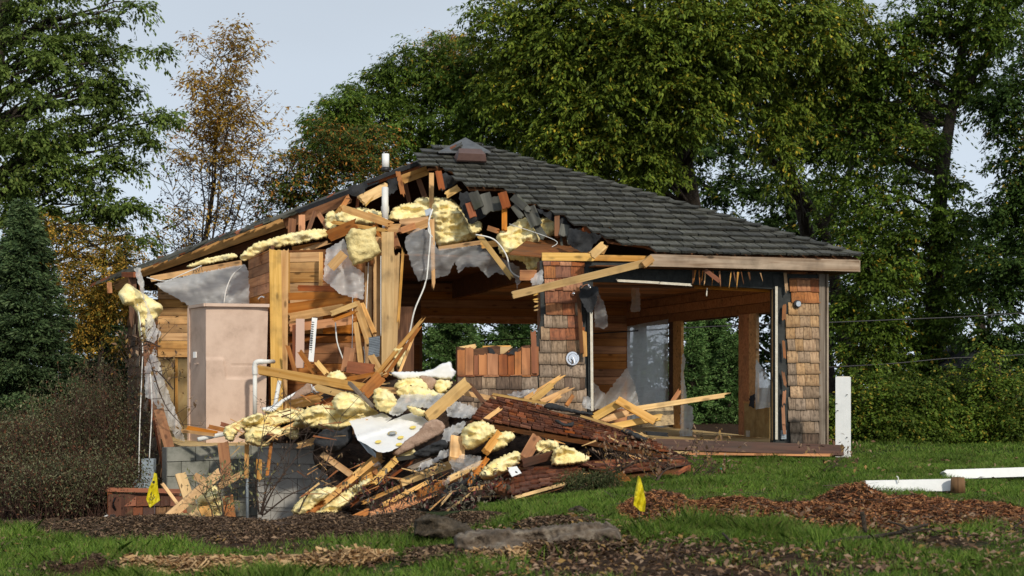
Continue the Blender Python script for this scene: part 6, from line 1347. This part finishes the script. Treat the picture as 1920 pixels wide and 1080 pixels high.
conifer('blue green spruce standing at the left edge', 45, 395, 860, 24.5, 290, 420, GS, dens=1.3)
conifer('dark spruce between the blue green spruce and the house', 190, 540, 900, 28, 240, 220, GS)
conifer('small dark spruce tip behind the left eave', 235, 470, 800, 29, 120, 130, GS2)
conifer('spruce seen through the back window, left one', 850, 560, 800, 33, 220, 260, GS3, dens=1.2)
conifer('spruce seen through the back window, right one', 960, 560, 800, 35, 190, 220, GS3)
conifer('light green spruce seen between the doorway posts', 1330, 560, 860, 33, 200, 300, GS3, dens=1.3)
conifer('small spruce left of the doorway centre post', 1300, 600, 870, 32, 120, 160, GS3)
conifer('low spruce seen right of the plastic covered window', 1370, 640, 870, 32, 130, 160, GS3)
# yellow birch behind the left thicket
tree('birch_tree', 'yellow leaved birch behind the left spruces', 'tree', [(190, 800, 26), (190, 600, 26), (200, 430, 26)], .08, [(150, 465, 26, 55), (215, 475, 26, 55), (175, 545, 25.8, 65), (115, 510, 26, 45), (232, 560, 25.8, 45), (75, 440, 26, 45), (222, 650, 25.6, 28), (160, 620, 25.8, 40)], 300, .3, 17000, .075, lm('leaf_birch', (.07, .09, .02), (.22, .17, .03), (.42, .27, .04), .35, (.52, .30, .05)), group=GRP)
tree('background_tree', 'dark green tree behind the birch at far left', 'tree', [(100, 860, 37), (90, 500, 37)], .2, [(60, 560, 37, 120), (180, 640, 36, 110), (20, 680, 35, 110), (230, 740, 34, 80), (130, 760, 34, 100)], 260, .6, 26000, .15, GD, group=GRP, nbr=30)
tree('background_tree', 'low dark tree behind the house seen through its windows', 'tree', [(1000, 860, 38), (1000, 650, 38)], .2, [(820, 640, 38, 90), (940, 640, 38, 90), (1060, 680, 38, 90), (1180, 700, 38, 90), (1290, 680, 37, 90), (700, 700, 38, 90), (560, 660, 38, 90), (440, 700, 38, 90), (320, 700, 38, 80)], 330, .7, 30000, .17, GC, group=GRP, nbr=30)
# hedge shrubs
for i, (px, py, Y, r, lab) in enumerate(((1560, 795, 23.5, 50, 'yellow green shrub just behind the white post'), (1650, 775, 23.2, 80, 'yellow green shrub, tallest of the hedge left of the trunk'), (1725, 795, 23, 66, 'low yellow green shrub at the foot of the bare trunk'),
        (1800, 780, 23.4, 78, 'yellow green shrub in the middle of the right hedge'), (1880, 765, 23, 92, 'bright green shrub at the right end of the hedge'), (1950, 775, 23.3, 90, 'green shrub cut by the right picture edge'))):
    tree('shrub', lab, 'shrub', [(px, 862, Y), (px, 830, Y), (px+5, 790, Y)], .03, [(px, py, Y, r, .9), (px-20, py+30, Y, r*.7, .7), (px+25, py+28, Y-.3, r*.7, .7), (px+R.uniform(-30, 30), py-r*.8, Y, r*.35, 1.4), (px+R.uniform(-40, 40), py-r*.6, Y+.3, r*.4, 1.2)], 130, .30, 13000, .075, GH, group='shrubs of the right hedge', asp=.6, flat=.8, nbr=30)
# left brown thicket
BRM = rough_mat('brush_stems', [(.03, .016, .012), (.09, .045, .03)], 9, .9, .2)
for i, (px, Y, hpx, wpx, lab) in enumerate(((40, 19.5, 190, 90, 'brown leafless thicket shrub at the left picture edge'), (130, 20, 235, 90, 'tall reddish thicket shrub left of the hatch door'), (205, 20.8, 260, 70, 'thicket shrub with pale seed leaves beside the brown shake wall'), (85, 18.4, 120, 80, 'low reddish brush in front of the thicket'), (190, 18.6, 130, 50, 'low brush just left of the hatch door'))):
    root = thing('thicket_shrub', lab, 'shrub', gpt(px, Y), 'brown thicket at the left'); mb = MB(); C = []
    for k in range(150):
        b_ = gpt(px+R.uniform(-.5, .5)*wpx, Y+R.uniform(-.5, .5)); hh = hpx*R.uniform(.45, 1.1)*Y/F; e = b_+Vector((R.uniform(-.4, .4), R.uniform(-.3, .3), hh)); m = b_.lerp(e, .5)+Vector((R.uniform(-.15, .15), 0, 0))
        mb.tube([b_, m, e], [.007, .005, .002], 4, False)
        for _ in range(4):
            q0 = m.lerp(e, R.random()); q1 = q0+Vector((R.uniform(-.3, .3), R.uniform(-.2, .2), R.uniform(0, .3))); mb.tube([q0, q1], [.004, .0015], 3, False); C.append(q1)
        C.append(e)
    mb.build('stems', BRM, root); C = np.array([tuple(c) for c in C]); np_mesh('leaves', leaf_cloud(C, np.full(len(C), .18), 9000, .045, 1, .1, .4), 4, GBR, root)
# a loose shrub dark core so the thicket is dense
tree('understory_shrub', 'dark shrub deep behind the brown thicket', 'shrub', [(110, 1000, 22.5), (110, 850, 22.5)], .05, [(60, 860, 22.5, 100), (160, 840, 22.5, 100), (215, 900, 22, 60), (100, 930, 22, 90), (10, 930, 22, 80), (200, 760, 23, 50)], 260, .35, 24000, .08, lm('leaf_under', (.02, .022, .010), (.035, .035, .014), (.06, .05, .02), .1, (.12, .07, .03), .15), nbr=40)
# bare twig shrub in front of the foundation
def twigs(label, stems, name='bare_shrub', r=.008, leaves=None, cat='shrub', grp=None, nl=200, ls=.05, mat=None):
    root = thing(name, label, cat, P(*stems[0][0]), grp); mb = MB(); C = []
    for s in stems:
        ps = spline([P(*q) for q in s], 5); mb.tube(ps, [r*(1-.8*i/len(ps)) for i in range(len(ps))], 5, False)
        for _ in range(int(len(ps)*1.1)):
            k = R.randrange(1, len(ps)); a = ps[k]; L = R.uniform(.1, .4); e = a+Vector((R.uniform(-1, 1), R.uniform(-.4, .4), R.uniform(-.1, 1))).normalized()*L; e2 = e+Vector((R.uniform(-.1, .1), 0, R.uniform(0, .12))); mb.tube([a, e, e2], [r*.35, r*.2, r*.08], 4, False); C += [e, e2]
    mb.build('stems', TWIG, root, True)
    if leaves: C = np.array([tuple(c) for c in C]); np_mesh('leaves', leaf_cloud(C, np.full(len(C), .07), nl, ls, 1, .1, .45, tilt=1), 4, mat or DEADL, root)
    return root
twigs('bare dark shrub in front of the pale foundation wall', [[(488, 965, 16), (505, 900, 16), (530, 860, 16), (550, 825, 16.1)], [(490, 965, 16), (520, 905, 15.9), (560, 850, 15.9), (580, 800, 16)], [(486, 965, 16), (480, 900, 16), (487, 850, 16), (500, 760, 16.1)], [(495, 965, 15.9), (540, 930, 15.8), (590, 905, 15.8), (610, 870, 15.9)], [(492, 968, 16), (500, 930, 16.1), (540, 870, 16.2), (545, 740, 16.4)], [(560, 960, 15.8), (575, 930, 15.8), (605, 890, 15.9), (640, 780, 16.2)]], r=.011, leaves=1, nl=120)
twigs('leafy twig shrub beside the diagonal stud', [[(420, 980, 15.6), (415, 940, 15.6), (408, 910, 15.6), (420, 880, 15.7)], [(422, 980, 15.6), (400, 930, 15.6), (395, 905, 15.6)], [(416, 985, 15.6), (430, 930, 15.7), (460, 880, 15.8)], [(400, 985, 15.5), (395, 950, 15.6), (380, 925, 15.6)]], r=.010, leaves=1, nl=420, ls=.055, mat=lm('leaf_pale', (.14, .16, .07), (.28, .28, .12), (.40, .38, .2), .2, (.3, .2, .1)))
twigs('dead branch with hanging dry leaves on the left wall edge', [[(325, 730, 19.6), (300, 700, 19.6), (285, 690, 19.6), (275, 640, 19.7)], [(285, 690, 19.6), (310, 760, 19.5), (345, 800, 19.5)], [(275, 645, 19.7), (250, 660, 19.7), (235, 690, 19.7)], [(300, 650, 19.7), (275, 640, 19.7), (245, 640, 19.8)]], name='dead_branch', r=.012, leaves=1, cat='branch', nl=170, ls=.09)
twigs('dried leafy branch across the lower right of the pile', [[(1150, 890, 15.2), (1190, 868, 15.2), (1240, 860, 15.2), (1330, 862, 15.3)], [(1100, 905, 15), (1140, 885, 15.1), (1180, 873, 15.1)], [(1230, 905, 14.9), (1250, 880, 15), (1300, 870, 15.1)]], name='dead_branch', r=.016, leaves=1, cat='branch', nl=420, ls=.06)
twigs('dried leaf sprigs on the lawn edge of the pile', [[(1300, 890, 15.2), (1320, 870, 15.2), (1335, 850, 15.3)], [(1290, 905, 15), (1320, 890, 15), (1345, 870, 15)], [(1330, 900, 14.8), (1340, 880, 15)]], name='dead_branch', r=.008, leaves=1, cat='branch', nl=200, ls=.06)
twigs('single dried sprig on the lawn before the white post', [[(1560, 880, 15.6), (1568, 868, 15.6), (1572, 855, 15.6)], [(1545, 883, 15.4), (1552, 874, 15.4)]], name='dead_branch', r=.006, leaves=1, cat='branch', nl=80, ls=.07)
twigs('tangled dry weeds below the bottom plank', [[(740, 985, 14.4), (745, 960, 14.4), (760, 930, 14.5)], [(760, 985, 14.4), (780, 955, 14.5), (800, 930, 14.6)], [(720, 985, 14.4), (700, 950, 14.6), (690, 925, 14.7)], [(790, 985, 14.3), (820, 960, 14.4), (860, 950, 14.5)]], name='weed_tuft', r=.006, leaves=1, cat='weeds', nl=600, ls=.06, mat=lm('leaf_weed', (.05, .05, .03), (.14, .12, .08), (.3, .26, .2), .3, (.10, .03, .03)))
twigs('weeds at the foot of the shingled panel', [[(880, 965, 14.6), (890, 945, 14.6), (905, 930, 14.7)], [(900, 970, 14.4), (930, 950, 14.6)], [(860, 975, 14.2), (870, 955, 14.3)]], name='weed_tuft', r=.005, leaves=1, cat='weeds', nl=400, ls=.06, mat=bpy.data.materials['leaf_weed'])
# conifer bough on pile
C = np.array([tuple(P(R.uniform(1065, 1150), R.uniform(890, 935), R.uniform(14.6, 15.1))) for _ in range(60)])
root = thing('cedar_bough', 'green cedar bough lying against the shingled panels', 'branch', P(1105, 935, 14.8)); np_mesh('foliage', leaf_cloud(C, np.full(60, .12), 9000, .05, .8, .3, .25), 4, lm('bough_green', (.03, .045, .015), (.07, .09, .03), (.12, .12, .05), .1, (.15, .1, .05)), root)
mb = MB(); mb.tube(spline([P(1055, 945, 14.8), P(1090, 915, 14.7), P(1130, 895, 14.8)], 5), .014, 6); mb.build('stem', TWIG, root)
# foreground branches
root = thing('fallen_branch', 'long dark fallen branch in the right foreground', 'branch', P(1600, 1010, 9.2)); mb = MB()
for ps, r in (([(1435, 1028, 9.2), (1480, 1020, 9.2), (1520, 1024, 9.1), (1580, 1012, 9.1), (1660, 1003, 9.2), (1740, 983, 9.3)], .022), ([(1660, 1003, 9.2), (1700, 995, 9.1), (1690, 985, 9.1), (1665, 978, 9.2)], .014), ([(1505, 1030, 9.1), (1540, 1045, 8.9), (1600, 1048, 8.8), (1690, 1038, 8.8)], .014), ([(1505, 1012, 9.2), (1512, 1040, 9.0), (1520, 1060, 8.9)], .010), ([(1700, 1000, 9.2), (1740, 992, 9.2), (1760, 1000, 9.2)], .008)):
    q_ = spline([P(*k) for k in ps], 6); mb.tube(q_, [r*(1-.6*i/len(q_))*R.uniform(.85, 1.15) for i in range(len(q_))], 8)
mb.build('limb', BARK, root, True)
for lab, ps, r in (('short black stub standing in the right foreground', [(1622, 998, 9.4), (1619, 975, 9.4), (1616, 960, 9.4)], .016), ('short broken stick leaning left of the fallen branch', [(1200, 1042, 9.2), (1212, 1025, 9.2), (1222, 1012, 9.2)], .009), ('crooked stick lying at the far right foreground', [(1900, 990, 9.8), (1910, 982, 9.8), (1918, 978, 9.8)], .008),
                   ('thin twig lying flat in the centre foreground', [(1230, 1070, 8.6), (1290, 1074, 8.5), (1350, 1071, 8.5)], .008), ('dark stick pointing up beside the grass tuft', [(1385, 1030, 9.0), (1370, 1015, 9.0), (1355, 1000, 9.1)], .008), ('small black peg before the hatch door', [(301, 996, 11.6), (301, 985, 11.6)], .008)):
    tag(tube_obj('stick', spline([P(*q) for q in ps], 5), r, BARK, n=6), lab, 'stick')
# small twig litter
lst = []
for _ in range(900):
    Yq = R.uniform(8.4, 13); pxq = R.uniform(0, 1920) if R.random() < .5 else R.uniform(1100, 1920); x = (pxq-960)/F*Yq; c = Vector((x, Yq, ghs(x, Yq)+.03)); a = R.uniform(0, 6.28); d = Vector((math.cos(a), math.sin(a), R.uniform(-.3, .5)))*R.uniform(.04, .2); s = Vector((-math.sin(a), math.cos(a), .6)).normalized()*.003
    lst.append((c-d-s, c+d-s*.3, c+d+s*.3, c-d+s))
tag(np_mesh('twig_litter', np.array([[tuple(p) for p in q] for q in lst]), 4, TWIG), 'thin twigs littering the foreground', None, kind='stuff')
# tuft of taller grass centre right
grass('grass_tuft', 'taller grass tuft before the mulch mound', 16000, lambda N: np.stack([NR.normal((1390-960)/F*9.6, .32, N), NR.normal(9.6, .22, N)], 1), .05, .12, .003, GR)
# ---- wires
for lab, ps, r in (('upper black utility cable behind the trees at right', [(900, 640, 27), (1300, 614, 27), (1620, 602, 27), (1930, 586, 27), (2400, 545, 27)], .013), ('lower black utility cable behind the trees at right', [(1400, 695, 27), (1640, 684, 27), (1780, 672, 27), (1930, 664, 27), (2400, 625, 27)], .013), ('thin grey wire high across the left sky', [(-300, 235, 40), (170, 265, 40), (300, 277, 40), (560, 289, 40), (900, 300, 42)], .008)):
    tag(tube_obj('utility_cable', spline([P(*q) for q in ps], 8), r, BLACK, n=6), lab, 'cable')
# ---- neighbour's shed
sh = thing('neighbour_shed', 'grey sided shed hidden behind the right hedge', 'shed', P(1830, 850, 30)); 
for k in range(12): board('siding_board', P(1765, 690+k*13, 30), P(1870, 690+k*13, 30), .14, .03, GREYW if 0 else wood('shed_siding', (.07, .07, .065), (.035, .035, .034), knots=0) if k == 0 else bpy.data.materials['shed_siding'], sh, n=(0, -1, .15))
slab('wall', [P(1765, 680, 30.1), P(1870, 680, 30.1), P(1870, 850, 30.1), P(1765, 850, 30.1)], (0, 2, 0), bpy.data.materials['shed_siding'], sh)
slab('roof', [P(1758, 690, 29.8), P(1877, 690, 29.8), P(1820, 640, 30.6)], (0, 1.2, 0), FELT, sh)
